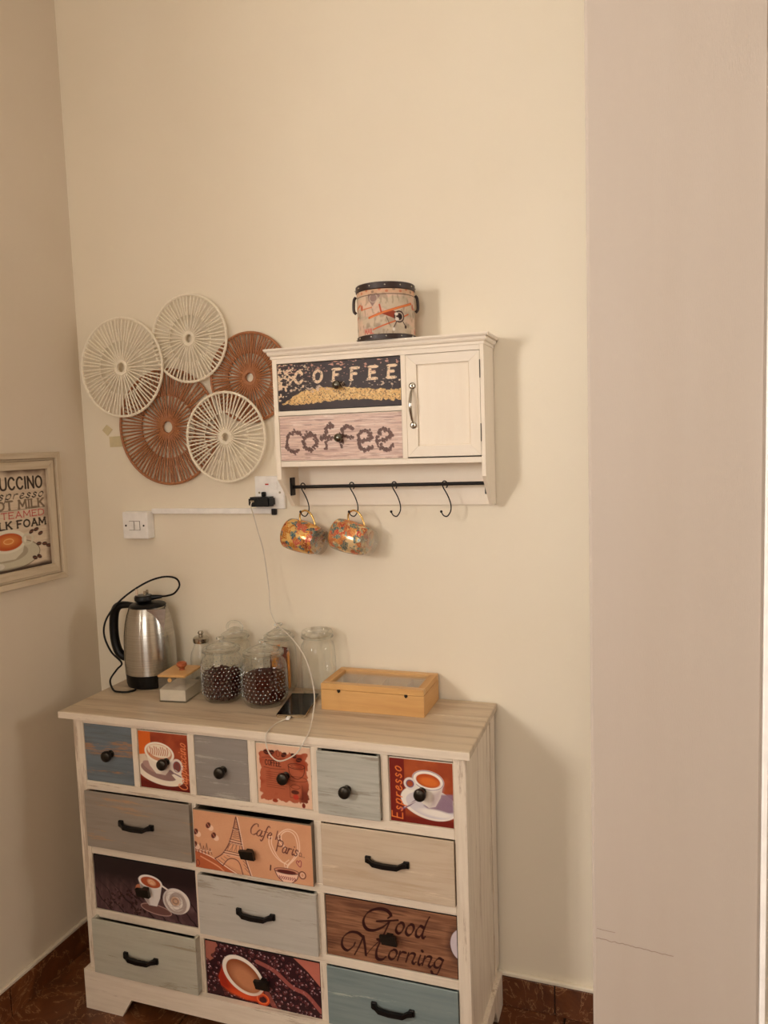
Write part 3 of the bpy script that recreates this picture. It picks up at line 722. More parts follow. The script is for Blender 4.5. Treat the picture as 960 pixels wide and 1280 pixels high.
drawer(.8385, 1.1405, z0+e, z1-.001, .006, P_tan, 'beige drawer front with brown grain streaks', 'bow', .9925, .535)
z0, z1 = RZ[2]
drawer(.2055+e, .5035-e, z0+e, z1-e-.003, -.003, M_dark, 'dark picture drawer with a cup and a white rose', 'square', .361, .366, art_rose(), plabel='dark picture of cup and white rose')
drawer(.5163, .8225, z0-.001, z1-.0005, .012, P_pale, 'pale grey drawer front', 'bow', .6695, .3635)
drawer(.8375+e, 1.142-e, z0+e, z1-e-.002, -.003, M_dark, 'brown wood-look drawer reading Good Morning', 'square', .991, .363, art_morning(), plabel='Good Morning lettering on brown wood')
z0, z1 = RZ[3]
drawer(.2068, .5065, z0+.012, z1+.0075, .020, P_green, 'pale sage drawer pulled slightly out', 'bow', .350, .1985)
drawer(.5165+e, .8195-e, z0+e, z1-e-.003, -.003, M_dark, 'picture drawer with a red cup on coffee beans', 'square', .675, .193, art_redcup(), plabel='red cup on coffee beans picture')
drawer(.8385, 1.1410, z0, z1-.001, .006, P_teal, 'teal grey drawer front', 'bow', .994, .1975)

# ------------------------------------------------------------------ wall cabinet
HC = thing('wall_cabinet', (.925, 0, 1.2829), 'cream white wall cabinet with two coffee drawers, one door and a hook rail', 'cabinet')
hx, hz = -.925, -1.2829
class HB(MB):
    def build(s, name, mat, parent=None, **k):
        bmesh.ops.translate(s.bm, vec=(hx, 0, hz), verts=s.bm.verts)
        return MB.build(s, name, mat, parent, **k)
HD = -.106
for x0, x1 in ((.667,.6785), (1.178,1.1865)):
    HB().prism([(0-.001,1.2829),(-.035,1.2829),(HD,1.3547),(HD,1.650),(-.001,1.650)], x0, x1, 'x').build('side_panel', M_cabz, HC)
HB().box(.6785, 1.178, -.010, -.001, 1.2829, 1.65).build('back_panel', M_cab, HC)
HB().box(.6785, 1.178, HD+.001, -.010, 1.385, 1.3983, .001).build('shelf', M_cab, HC)
HB().box(.6785, 1.178, HD, HD+.014, 1.6335, 1.652, .0006).build('header', M_cab, HC)
HB().box(.994, 1.0055, HD, -.010, 1.3983, 1.6335, .0006).build('divider', M_cabz, HC)
HB().box(.6785, .994, HD, HD+.02, 1.5088, 1.5198, .0006).build('rail', M_cab, HC)
# crown moulding: one profile swept round three sides
cr = HB(); prof = [(0,1.645),(.0035,1.645),(.0035,1.651),(.0075,1.653),(.0095,1.657),(.0095,1.6645),(.014,1.662),(.0165,1.666),(.0165,1.6690)]
rings = []
for o_, z in prof:
    rings.append([cr.bm.verts.new(p) for p in ((.667-o_*.9, -.001, z), (.667-o_*.9, HD-o_, z), (1.1855+o_*.9, HD-o_, z), (1.1855+o_*.9, -.001, z))])
for a, b_ in zip(rings[:-1], rings[1:]):
    for k in range(3): cr.bm.faces.new((a[k], a[k+1], b_[k+1], b_[k]))
cr.bm.faces.new(rings[-1]); cr.bm.faces.new(rings[0][::-1])
cr.bm.faces.new([r_[0] for r_ in rings]); cr.bm.faces.new([r_[3] for r_ in rings][::-1])
cr.build('crown_moulding', M_cab, HC)

def art_sack():
    A = 2.80; c = Canvas(A, 150, (50,32,30), 21); gold = (222,178,112); pale = (236,206,172)
    N = c.noise(10, 6, 3); fine = c.noise(120, 50, 2)
    c.blend(c.thr(N,.5,.8), (34,22,24), .7)
    # golden sack band at the bottom, ragged edges
    yt = .60+.06*np.sin(c.u*2.2+2.0)+.22*np.clip((.55-c.u)/.5,0,1)+(c.noise(40,10,2)-.5)*.07
    yb = .86+.03*np.sin(c.u*3)+(c.noise(50,10,2)-.5)*.07
    m = c.thr(c.v-yt,0,.012)*c.thr(yb-c.v,0,.012)*c.thr(c.u,.02,.10); c.blend(m, gold); c.blend(m*c.thr(fine,.60,.68), (96,64,40), .85); c.blend(m*c.thr(c.noise(90,40,2),.62,.7), (246,214,150), .8)
    # worn speckles at left and top
    sp = c.thr(c.noise(46,22,3)+.24*np.clip((.40-c.u)/.4,0,1)-.22*np.clip((c.v-.5)/.3,0,1), .66, .69); c.blend(sp*np.clip((.9-c.u)/.3,0,1), pale, .95)
    c.blend(c.thr(c.noise(40,30,3)-.5*np.abs(c.v-.07), .66,.69), (206,150,130), .9); c.blend(c.thr(c.noise(44,26,3)-1.5*np.abs(c.v-.53), .60,.64), (216,190,164), .85)
    c.text('COFFEE', .40, .42, .245, .25, pale, 1.05, .10, 0, serif=.14, track=1.12)
    c.blend(c.thr(c.noise(110,60,2),.64,.70)*c.thr(c.v,.15,.18)*c.thr(.45-c.v,0,.02), (62,42,40), .8)
    return c
def art_beanword():
    A = 2.88; c = Canvas(A, 150, (226,196,180), 22); N = c.noise(4, 44, 4); g = c.noise(5, 12, 3)
    c.blend(c.thr(N,.42,.75), (186,150,138), .8); c.blend(c.thr(np.abs(np.sin((c.v+.04*g)*46)),.0,.06)*-1+1, (140,104,96), .65); c.blend(c.thr(c.noise(6,70,2),.66,.74), (250,232,220), .7)
    c.blend(c.thr(c.noise(8,60,2),.70,.76), (128,92,84), .6)
    rs = np.random.RandomState(9)
    words = [ [(.50,.42),(.40,.36),(.24,.40),(.14,.55),(.18,.72),(.30,.80),(.42,.78)],
      [(.66,.42),(.56,.52),(.58,.68),(.68,.76),(.80,.72),(.88,.60),(.84,.46),(.74,.40),(.66,.42)],
      [(1.30,.26),(1.20,.24),(1.12,.32),(1.12,.50),(1.10,.74)],[(.96,.52),(1.10,.50),(1.26,.50)],
      [(1.76,.32),(1.62,.26),(1.52,.32),(1.48,.50),(1.50,.72)],[(1.38,.48),(1.55,.47),(1.74,.50)],
      [(1.90,.60),(2.06,.58),(2.18,.54),(2.14,.42),(2.02,.38),(1.90,.46),(1.88,.62),(1.94,.76),(2.06,.80),(2.18,.74)],
      [(2.34,.60),(2.50,.58),(2.62,.54),(2.60,.42),(2.46,.36),(2.34,.44),(2.32,.62),(2.40,.78),(2.52,.82),(2.66,.74)]]
    for wd in words:
        pts = spline([(x,y,0) for x,y in wd], 6)
        for p in pts:
            for q in range(2):
                x, y = p.x+rs.randn()*.022, p.y+rs.randn()*.022; a = rs.rand()*PI
                c.ell(x+.008, y+.012, .030, .022, (120,84,76), .7, a); c.ell(x, y, .028, .020, (74,48,42), 1, a); c.stroke([(x-.016*math.cos(a),y-.016*math.sin(a)),(x+.016*math.cos(a),y+.016*math.sin(a))],.007,(170,130,112),.9)
    return c
def ball_knob(x, z, yf, parent):
    m = HB(); m.lathe([(0,0),(.0045,0),(.0045,.006),(.0085,.009),(.0105,.014),(.0095,.019),(.005,.0225),(0,.0235)], (x, yf, z), 20, 'y')
    m.build('knob', mat_plain('pewter', (120,118,108), .2, 1.0), parent, smooth=True)
for (z0, z1, fn, lab, kx, kz, mt) in ((1.5198,1.6335,art_sack,'dark brown drawer lettered COFFEE above a golden band',.8395,1.5745,M_dark),(1.3983,1.5088,art_beanword,'pale wood drawer with coffee spelled in beans',.8390,1.4515,M_cab)):
    m = HB(); m.box(.679, .9935, HD+.002, HD+.012, z0+.0008, z1-.0012, .0006); m.box(.683, .989, HD+.012, -.02, z0+.004, z1-.012)
    d = m.build('drawer', mt, HC, label=lab)
    panel(fn(), 'print', .680+hx, .9925+hx, z0+.0018+hz, z1-.0022+hz, HD+.0016, ATTR, d)
    ball_knob(kx, kz, HD+.0015, d)
# door with a recessed panel in a mitred frame
dx0, dx1, dz0, dz1 = 1.0065, 1.1772, 1.4015, 1.6322; ix0, ix1, iz0, iz1 = 1.031, 1.1535, 1.4255, 1.610
dm = HB().box(ix0-.002, ix1+.002, HD+.006, HD+.012, iz0-.002, iz1+.002)
door = dm.build('door', M_cabz, HC)
yf, yb = HD-.001, HD+.012
def frame_piece(corners, mat):
    m = HB(); m.prism(corners, yf, yb, 'y'); m.build('frame_rail', mat, door)
g = .0002
frame_piece([(dx0,dz1),(dx1,dz1),(ix1,iz1),(ix0,iz1)], M_cab); frame_piece([(dx0,dz0),(dx1,dz0),(ix1,iz0),(ix0,iz0)], M_cab)
frame_piece([(dx0,dz0+g*2),(ix0,iz0+g*2),(ix0,iz1-g*2),(dx0,dz1-g*2)], M_cabz); frame_piece([(dx1,dz0+g*2),(ix1,iz0+g*2),(ix1,iz1-g*2),(dx1,dz1-g*2)], M_cabz)
HB().box(ix0+.002, ix1-.002, HD+.0045, HD+.006, iz0+.002, iz1-.002, .0008).build('panel', M_cabz, door)
hm = HB()
for z in (1.5625, 1.4735):
    hm.lathe([(.0022,0),(.0075,0),(.0078,.0025),(.0055,.004),(.0026,.004),(.0022,0)], (1.0215, yf, z), 20, 'y')
    hm.ball((1.0215, yf-.0025, z), .0022, 8)
hm.tube(spline([(1.0215,yf-.003,1.556),(1.0210,yf-.010,1.547),(1.0205,yf-.0165,1.530),(1.0205,yf-.018,1.518),(1.0205,yf-.0165,1.506),(1.0210,yf-.010,1.489),(1.0215,yf-.003,1.480)], 6), .003, 10,
        rad=[.0022+.0016*math.sin(PI*i/36) for i in range(37)])
hm.build('handle', M_chrome, door, smooth=True, label='silvery bow handle')
for z in (1.592, 1.452):
    h_ = HB().box(1.1768, 1.1785, HD-.0022, HD+.001, z-.020, z+.020, .0004)
    h_.build('hinge', M_bronze, HC)
# hook rail
RY, RZZ = -.05, 1.3345
rl_ = HB(); rl_.tube([(.683,RY,RZZ-.002),(1.1775,RY,RZZ+.0015)], .0042, 12)
rail = rl_.build('hook_rail', M_iron, HC, smooth=True, label='black rod across the open bottom')
for x in (.6785, 1.1735):
    q = HB().box(x, x+.0045, RY-.012, RY+.010, 1.3115, 1.3565, .001); q.build('bracket', M_iron, HC)

# S hooks
def s_hook(x):
    t = thing('s_hook', (x, RY, RZZ), '', 'hook', 'black hooks on the rail')
    t.name = 's_hook'
    p = [(.004,.0,-.0085),(.0062,0,-.004),(.0058,0,.003),(.002,0,.0072),(-.003,0,.0066),(-.0056,0,.001),(-.003,0,-.0085),(.0035,0,-.020),(.0100,0,-.034),(.0142,0,-.050),(.0128,0,-.064),(.0045,0,-.0755),(-.0045,0,-.0735),(-.0095,0,-.0655)]
    m = MB(); m.tube(spline(p, 6), .0015, 8); m.build('wire', M_iron, t, smooth=True)
    MB().ball((-.0098,0,-.0645), .0032, 10).build('ball_tip', M_iron, t, smooth=True)
    return t
HXS = [.7085, .8405, .9505, 1.0755]
hl = ['black hook nearest the socket, holding the left mug', 'second black hook from the left, holding the right mug',
      'empty black hook just right of the second mug', 'empty black hook furthest right on the rail, below the door']
for x, l in zip(HXS, hl): s_hook(x)['label'] = l

# mugs
def mat_mug(name, seed, cols):
    b = NB(name); v = b.vec((1,1,1), (seed,seed*2,0))
    vo = b.n('ShaderNodeTexVoronoi'); vo.inputs['Scale'].default_value = 85; nz = b.n('ShaderNodeTexNoise'); b.l(v, nz.inputs['Vector']); nz.inputs['Scale'].default_value = 90
    ad = b.n('ShaderNodeMix', data_type='VECTOR'); ad.inputs[0].default_value = .022; b.l(v, ad.inputs[4]); b.l(nz.outputs['Color'], ad.inputs[5])
    b.l(ad.outputs[1], vo.inputs['Vector'])
    sx = b.n('ShaderNodeSeparateColor'); b.l(vo.outputs['Color'], sx.inputs[0])
    st = [(i/len(cols), L4(c)) for i, c in enumerate(cols)]
    x = b.n('ShaderNodeValToRGB'); b.l(sx.outputs[0], x.inputs[0]); x.color_ramp.interpolation = 'CONSTANT'; e_ = x.color_ramp.elements
    while len(e_) > 1: e_.remove(e_[-1])
    e_[0].position, e_[0].color = st[0]
    for p, c in st[1:]: q = e_.new(p); q.color = c
    wv = b.n('ShaderNodeTexWave'); b.l(ad.outputs[1], wv.inputs['Vector']); wv.inputs['Scale'].default_value = 75; wv.inputs['Distortion'].default_value = 7
    col = b.mix(b.ramp(wv.outputs['Fac'], [(.80, G(0)), (.92, G(.8))]), x.outputs[0], L4((240,196,120)))
    b.color(col); b.setp(Roughness=.18, Metallic=.25); return b.m
MUGM = [mat_mug('gilt_leaf_pattern_a', 3, [(206,90,80),(226,150,60),(70,118,128),(196,120,50),(236,190,110),(60,96,112),(150,70,44)]),
        mat_mug('gilt_leaf_pattern_b', 8, [(196,104,66),(110,140,136),(236,206,160),(86,110,112),(220,140,80),(200,84,70),(150,160,140)])]
M_jar = mat_thinglass('clear_jar_glass', (.97,.97,.95), .025, .04)
M_lidg = mat_thinglass('clear_lid_glass', (.93,.93,.90), .14, .06, 120)
M_solid = mat_glass('solid_clear_glass')
def mug(x, mat, label, spin):
    t = thing('mug', (x, RY, 1.2585), label, 'mug', 'patterned mugs hanging from hooks')
    # body axis runs sideways, opening to the left and a little up; built along +x then tilted
    tilt = Matrix.Rotation(.20, 4, 'Y') @ Matrix.Identity(4); tilt = Matrix.Translation((-.001,0,-.0545)) @ Matrix.Rotation(spin, 4, 'Z') @ tilt
    def fin(m, name, mt, smooth=True, label=None):
        bmesh.ops.transform(m.bm, matrix=tilt, verts=m.bm.verts); return m.build(name, mt, t, smooth=smooth, label=label)
    h = .052
    m = MB(); m.lathe([(.0385,-h),(.0400,-h+.01),(.0408,-h+.03),(.0402,-.005),(.0375,.022),(.0335,.034),(.0315,.0375),(0,.0378)], (0,0,0), 40, 'x')
    fin(m, 'body', mat)
    m = MB(); m.lathe([(.0386,-h),(.0368,-h),(.0368,-h+.01),(.0378,-.01),(.0345,.020),(.028,.032),(0,.034)], (0,0,0), 40, 'x')
    fin(m, 'inner_wall', M_gold)
    m = MB(); m.lathe([(.0386,-h-.0006),(.0366,-h-.0006),(.0366,-h+.001),(.0388,-h+.001),(.0386,-h-.0006)], (0,0,0), 40, 'x'); fin(m, 'rim', M_gold)
    m = MB(); m.lathe([(0,.0379),(.0318,.0379),(.0325,.042),(.0320,.049),(.030,.051),(.026,.050),(.020,.0485),(0,.048)], (0,0,0), 40, 'x')
    fin(m, 'glass_base', M_lidg, label='thick clear glass base')
    m = MB(); hp = spline([(-.022,0,.0385),(-.0265,0,.047),(-.0250,0,.060),(-.013,0,.0680),(.001,0,.0655),(.012,0,.056),(.020,0,.043),(.023,0,.033)], 6)
    m.tube(hp, .0024, 10); inv = Matrix.Rotation(-.10, 4, 'Y'); fin(m, 'handle', M_gold, label='gold handle')
    return t
mug(HXS[0]+.0035, MUGM[0], 'gold-handled mug with pink, teal and gilt leaves, nearer the socket', -.18)
mug(HXS[1]+.0035, MUGM[1], 'gold-handled mug with small orange and grey-green leaves, on second hook', -.18)

# ------------------------------------------------------------------ round drum box on the cabinet
def art_plane():
    A = 2*PI*.067/.120; c = Canvas(A, 120, (206,186,160), 31); N = c.noise(14, 6, 4)
    c.blend(c.thr(N,.4,.7), (170,156,138), .8); c.blend(c.thr(c.noise(10,5,3),.52,.66), (226,190,166), .7); c.blend(c.thr(c.noise(60,8,2),.6,.72), (140,120,100), .5)
    u0 = A*.5   # centre of the side seen from the room
    orr = (206,96,44); dk = (60,34,34)
    for k in (-1, 0, 1):
        c0 = u0+k*1.18
        c.stroke([(c0-.50,.62),(c0-.1,.50),(c0+.42,.34)], .045, orr); c.stroke([(c0-.48,.62),(c0+.40,.345)], .012, (240,150,80))
        c.stroke([(c0-.42,.86),(c0-.02,.72),(c0+.32,.56)], .026, orr); c.stroke([(c0-.25,.52),(c0-.28,.38)], .032, (190,80,44))
        c.poly([(c0-.24,.56),(c0-.02,.50),(c0+.10,.55),(c0+.12,.66),(c0+.0,.66)], (150,64,40)); c.stroke([(c0-.15,.62),(c0-.10,.78)],.01,dk); c.stroke([(c0+.15,.48),(c0+.18,.60)],.01,dk)
        c.ell(c0+.10,.62,.11,.12,dk); c.ring(c0+.10,.62,.075,.08,.02,(200,180,160)); c.ell(c0+.04,.57,.035,.03,(236,226,210)); c.ell(c0+.05,.67,.04,.035,(226,214,200)); c.ell(c0+.12,.62,.03,.035,(30,18,20))
        c.stroke([(c0+.04,.72),(c0-.02,.84)],.018,dk); c.ell(c0-.02,.87,.025,.035,(230,220,206)); c.stroke([(c0+.18,.72),(c0+.23,.80)],.018,dk); c.ell(c0+.24,.82,.028,.035,dk)
        c.stroke([(c0-.68,.44),(c0-.44,.42)],.02,(206,110,64)); c.ell(c0-.70,.40,.04,.06,(190,90,56),.9)
        c.poly([(c0-.52,.16),(c0-.36,.12),(c0-.26,.20),(c0-.34,.30),(c0-.42,.40),(c0-.50,.28)], (120,92,92), .75); c.ring(c0-.40,.24,.08,.08,.014,(200,180,160))
        c.text('AIR MAIL'.replace('AIR MAIL','MAIL'), c0-.62, .93, .09, .18, (200,96,80), .8, 0, 0, serif=.1)
    c.rect(0, .0, A, .15, (214,168,132), .75); c.stroke([(0,.17),(A,.17)], .018, (110,84,66)); c.rect(0,.0,A,.05,(160,110,80),.5)
    for k in range(26): c.ell(.1+k*.138, .095+.02*math.sin(k*3), .03, .025, (196,96,60) if k%3 else (120,100,84), .7)
    return c
db = thing('drum_box', (.9515, -.072, 1.6692), 'round vintage box with orange biplane print and dark leather rims, on the cabinet', 'box', rz=.62)
cv = art_plane(); R = .0665; Hh = .124
th = np.linspace(PI/2, PI/2+2*PI, cv.W); zz = np.linspace(Hh-.006, .006, cv.H); tt, z2 = np.meshgrid(th, zz)
grid(cv, 'printed_side', np.stack([R*np.cos(tt), R*np.sin(tt), z2], -1), mat_attr('printed_canvas', .6), db, smooth=True)
M_leather = mat_plain('dark_brown_leather', (52,34,28), .45)
MB().lathe([(0,0),(R+.0018,0),(R+.0022,.002),(R+.0022,.010),(R+.0004,.0115),(0,.0115)], (0,0,0), 48).build('bottom_rim', M_leather, db, smooth=True)
MB().lathe([(0,.1105),(R+.0004,.1105),(R+.0024,.1125),(R+.0024,.1245),(R+.001,.126),(0,.127)], (0,0,0), 48).build('lid_rim', M_leather, db, smooth=True)
for z in (.006, .1185):
    for k in range(12):
        a = 2*PI*k/12-.30
        m = MB(); m.ball(((R+.0025)*math.cos(a), (R+.0025)*math.sin(a), z), .0022, 8); m.build('rivet', M_chrome, db, smooth=True)
for a in (PI-.22, -.28):
    ca, sa = math.cos(a), math.sin(a)
    m = MB(); m.tube(spline([((R+.0025+o)*ca, (R+.0025+o)*sa, z) for o, z in ((.0,.104),(.004,.098),(.0055,.085),(.005,.072),(.0,.066))], 5), .0034, 8)
    m.build('side_handle', M_leather, db, smooth=True)

# ------------------------------------------------------------------ woven wall discs
M_cream = mat_wood('bleached_rattan', (248,238,216), (226,210,182), 'y', .5, scale=2)
M_tan = mat_wood('cinnamon_rattan', (172,112,70), (134,80,46), 'y', .5, scale=2)
stick_meshes = {}
def stick_mesh(mat, r0_, r1_, t):
    key = (mat.name, round(r0_,3), round(r1_,3))
    if key not in stick_meshes:
        m = MB(); m.tube([(0, 0, r0_), (0, -.0015, (r0_+r1_)/2), (0, 0, r1_)], t, 6)
        o = m.build('stick', mat, smooth=True); stick_meshes[key] = o.data; bpy.data.objects.remove(o)
    return stick_meshes[key]
def disc(name, x, y, z, R, mat, label, n, hub=.011, seed=0, group=None):
    t = thing('wall_disc', (x, y, z), label, 'wall decoration', 'woven rattan discs on the wall')
    rs = random.Random(seed); tk_ = .0021 if mat is M_cream else .0025
    MB().tube([(R*math.cos(a), -.0005, R*math.sin(a)) for a in np.linspace(0, 2*PI, 73)[:-1]], .0036, 8, True).build('outer_ring', mat, t, smooth=True)
    MB().tube([(R*.56*math.cos(a), .0026, R*.56*math.sin(a)) for a in np.linspace(0, 2*PI, 61)[:-1]], .0013, 6, True).build('middle_ring', mat, t, smooth=True)
    m = MB(); m.lathe([(hub-.002,-.003),(hub,-.0035),(hub+.006,-.001),(hub+.007,.003),(hub-.001,.003),(hub-.002,-.003)], (0,0,0), 28, 'y'); m.build('hub', mat, t, smooth=True)
    lm = stick_mesh(mat, hub+.003, R-.001, tk_); sm = stick_mesh(mat, R*.54, R-.001, tk_)
    for k in range(n):
        for me, off in ((lm, 0), (sm, .5)):
            o = bpy.data.objects.new('stick', me); COL.objects.link(o); o.parent = t
            o.rotation_euler = (0, 2*PI*(k+off+rs.uniform(-.09,.09))/n, 0)
    return t
disc('a', .2905, -.0085, 1.4985, .155, M_tan, 'largest disc, cinnamon brown, lower left of the group', 42, .017, 1)
disc('b', .5495, -.0085, 1.6165, .1145, M_tan, 'small cinnamon brown disc tucked beside the cabinet', 38, .013, 2)
disc('c', .3795, -.0185, 1.7275, .1135, M_cream, 'bleached disc at the top of the group', 30, .012, 3)
disc('d', .1665, -.0290, 1.6645, .1325, M_cream, 'bleached disc furthest left, beside the room corner', 32, .014, 4)
disc('e', .4815, -.0290, 1.4645, .1165, M_cream, 'bleached disc at the lower right, above the socket', 29, .012, 5)

# ------------------------------------------------------------------ picture on the left wall
def art_picture():
    A = .90; c = Canvas(A, 230, (214,194,168), 41); N = c.noise(6, 30, 3)
    c.blend(c.thr(N,.4,.75), (190,166,140), .6); c.blend(1-c.thr(np.abs(np.sin(c.v*34)),.0,.10), (150,124,100), .5)
    e_ = np.minimum(np.minimum(c.u, A-c.u), np.minimum(c.v,1-c.v))+(c.noise(8,8,3)-.5)*.08; c.blend(1-c.thr(e_,0,.07), (96,66,46), .8)
    dk = (48,34,28)
    c.text_r('CAPPUCCINO', .845, .19, .115, .17, dk, .82, track=.22)
    c.text_r('Espresso', .85, .285, .090, .13, dk, 1.35, .2, pen=-.9, track=.24)
    c.text_r('HOT MILK', .85, .385, .080, .24, (122,102,82), 1.25, serif=.12, track=.32)
    c.stroke([(.03,.40),(.86,.395)], .006, dk, .8)
    c.text_r('STEAMED', .845, .475, .060, .15, (186,70,70), 1.5, serif=.1, track=.38)
    c.text_r('MILK FOAM', .855, .575, .070, .24, dk, 1.25, serif=.12, track=.34)
    c.ell(.44,.83,.33,.15,(196,186,160)); c.ring(.44,.83,.33,.15,.008,(120,104,84)); c.ell(.42,.81,.22,.09,(168,154,130))
    c.poly([(.23,.70),(.62,.70),(.58,.82),(.50,.88),(.34,.88),(.26,.82)], (210,200,176)); c.ell(.43,.695,.20,.115,(224,214,192)); c.ell(.435,.70,.155,.085,(186,84,36)); c.ell(.44,.695,.09,.045,(222,140,70),.8,soft=.05); c.ring(.44,.695,.05,.025,.008,(240,190,120),.8)
    c.ring(.645,.70,.055,.05,.020,(206,196,172)); c.ell(.33,.93,.05,.03,(214,206,190)); c.stroke([(.05,.86),(.30,.92)], .02, (150,120,96))
    for x, y, a in ((.70,.63,-.6),(.755,.615,-.3),(.80,.66,-.4),(.775,.765,0),(.84,.775,.1),(.885,.80,.2),(.72,.90,.5),(.77,.895,.6)): c.ell(x-.01,y,.030,.019,(62,34,28),1,a); c.stroke([(x-.025,y),(x+.012,y)],.005,(140,90,66))
    c.blend(np.clip((c.v-.95)/.03,0,1), (52,36,30), .9)
    return c
pf = thing('framed_picture', (.0, -.30, 1.2695), 'distressed cream framed coffee sign on the left wall', 'picture')
M_pf = mat_wood('distressed_cream_frame', (206,188,160), (170,146,116), 'y', .6, (132,104,78), -.10)
M_pfz = mat_wood('distressed_cream_frame_upright', (206,188,160), (170,146,116), 'z', .6, (132,104,78), -.10)
py0, py1, pz0, pz1 = -.438+.30-.30, -.1195+.30, 1.098-1.2695, 1.4415-1.2695     # outer size, local
py0 = -.1805
def fr_ring(o0, o1, x0, x1, nm):
    """four mitred mouldings between inset o0 and inset o1"""
    a0, a1, b0, b1 = py0+o0, py1-o0, pz0+o0, pz1-o0; c0, c1, d0, d1 = py0+o1, py1-o1, pz0+o1, pz1-o1
    for poly, mt in (([(a0,b1),(a1,b1),(c1,d1),(c0,d1)],M_pf), ([(a0,b0),(a1,b0),(c1,d0),(c0,d0)],M_pf), ([(a0,b0),(c0,d0),(c0,d1),(a0,b1)],M_pfz), ([(a1,b0),(c1,d0),(c1,d1),(a1,b1)],M_pfz)):
        m = MB(); m.prism(poly, x0, x1, 'x'); bmesh.ops.bevel(m.bm, geom=m.bm.edges[:], offset=.0012, segments=1, affect='EDGES')
        m.build(nm, mt, pf)
fr_ring(0, .016, .001, .019, 'outer_moulding'); fr_ring(.0165, .022, .001, .010, 'groove'); fr_ring(.0225, .044, .001, .014, 'inner_moulding')
MB().box(.001, .004, py0+.02, py1-.02, pz0+.02, pz1-.02).build('backing', M_dark, pf)
panel(art_picture(), 'print', py0+.043, py1-.043, pz0+.043, pz1-.043, .0055, ATTR, pf, plane='yz')

# ------------------------------------------------------------------ electrics
sk = thing('wall_socket', (.5925, 0, 1.3165), 'white square switched wall socket left of the cabinet', 'socket')
MB().box(-.043,.043,-.010,-.0005,-.043,.043,.002).build('plate', M_plastic, sk)
MB().box(.012,.024,-.0125,-.010,.008,.028,.001).build('rocker', M_plastic, sk)
MB().box(-.012,-.002,-.0108,-.010,.020,.0235).build('indicator', mat_plain('red_indicator', (200,40,24), .3), sk, label='small red indicator')
for x in (-.030,.030): MB().cyl((x,-.0100,.0),.003,.0008,12,'y').build('screw', M_chrome, sk)
ch = thing('charger_plug', (.5785, -.0102, 1.2945), 'black charger block plugged into the white socket', 'charger')
MB().box(-.031,.031,-.036,-.0005,-.0125,.0125,.004,2).build('housing', M_black, ch)
MB().box(-.005,.005,-.012,-.0005,.012,.0245,.002).build('earth_pin_cap', M_black, ch)
MB().box(-.024,-.012,-.0375,-.036,-.0005,.0045,.0005).build('usb_port', M_chrome, ch)
tk = thing('cable_trunking', (.41, 0, 1.2675), 'slim white cable trunking running between switch and socket', 'trunking')
tb = MB(); tb.box(-.187, .185, -.012, -.0005, -.0065, .0075, .001); 
tb = tb.build('cover', M_plastic, tk); MB().box(.185,.197,-.010,-.0005,-.010,.0065,.001).build('end_clip', M_black, tk, label='black exposed cable end')
sw = thing('light_switch', (.1805, 0, 1.2300), 'boxy white two-gang light switch near the room corner', 'switch')
MB().box(-.0415,.0415,-.032,-.0005,-.037,.038,.0022).build('box', M_plastic, sw)
for x in (-.0105, .0085): MB().box(x-.0086,x+.0086,-.0323,-.032,-.0131,.0131).build('rocker_gap', M_grey_in, sw)
for x in (-.0105, .0085): MB().box(x-.0075,x+.0075,-.0345,-.032,-.012,.012,.001).build('rocker', M_plastic, sw)
for x in (-.030, .029): MB().cyl((x,-.0320,.0),.0028,.0008,12,'y').build('screw', M_bronze, sw)

# peeling tape on the wall
M_tape = mat_plain('yellowed_tape', (216,200,158), .5)
tag(MB().prism([(.0815,1.5130),(.0655,1.4975),(.0830,1.4810),(.1010,1.4985)], -.0012, -.0002, 'y').build('tape_patch', M_tape), 'yellowed tape square set cornerwise on the wall below the left disc', 'tape')
tag(MB().prism([(.0880,1.4785),(.145,1.4800),(.145,1.4500),(.0890,1.4490)], -.0012, -.0002, 'y').build('tape_patch', M_tape), 'yellowed tape strip half hidden behind the large brown disc', 'tape')

# charging cable: from charger, draped past the jars, over the dresser edge and back to the phone
M_cable = mat_plain('white_cable', (214,202,184), .45)
cp = [(.5605,-.0485,1.2955),(.5610,-.056,1.285),(.5664,-.052,1.2586),(.5738,-.050,1.2233),(.5897,-.052,1.1658),(.6041,-.06,1.074),(.6166,-.08,1.0224),(.649,-.11,.9938),(.7181,-.17,.9782),(.7628,-.20,.9482),(.7842,-.21,.9066),(.7968,-.22,.8573),(.8049,-.25,.8211),(.8170,-.296,.8045),(.8205,-.3225,.798),(.8015,-.3345,.7665),(.763,-.3375,.7462),(.738,-.3370,.759),(.7251,-.3300,.7856),(.7247,-.3190,.8022),(.7198,-.2765,.8022),(.7230,-.2550,.8022),(.7310,-.2400,.8038)]
cc = thing('charging_cable', (0, 0, 0), 'thin white cable hanging from the black charger down to the phone', 'cable')
MB().tube(spline(cp, 8), .0015, 8).build('wire', M_cable, cc, smooth=True)

# ------------------------------------------------------------------ things on the dresser
TZ = .8002
# phone
ph = thing('phone', (.7190, -.1490, TZ), 'black smartphone lying face up between jar and bamboo box', 'phone', rz=.215)
MB().box(-.0365,.0365,-.0775,.0775,0,.0078,.0032,3).build('case', mat_plain('champagne_metal', (206,184,150), .25, .9), ph, smooth=True)
MB().box(-.0352,.0352,-.0762,.0762,.0076,.0084,.0004).build('screen', mat_plain('black_glass_screen', (6,6,7), .12, Specular_IOR_Level=.15), ph)
MB().box(-.012,.004,-.0790,-.0775,.0030,.0050).build('port', M_dark, ph)
cpg = MB().box(-.0045,.0045,-.0935,-.0785,.0015,.0060,.001).build('connector', M_plastic, cc)
cpg.location = (.7190-.0035, -.1490-.0015, TZ); cpg.rotation_euler = (0,0,.215)

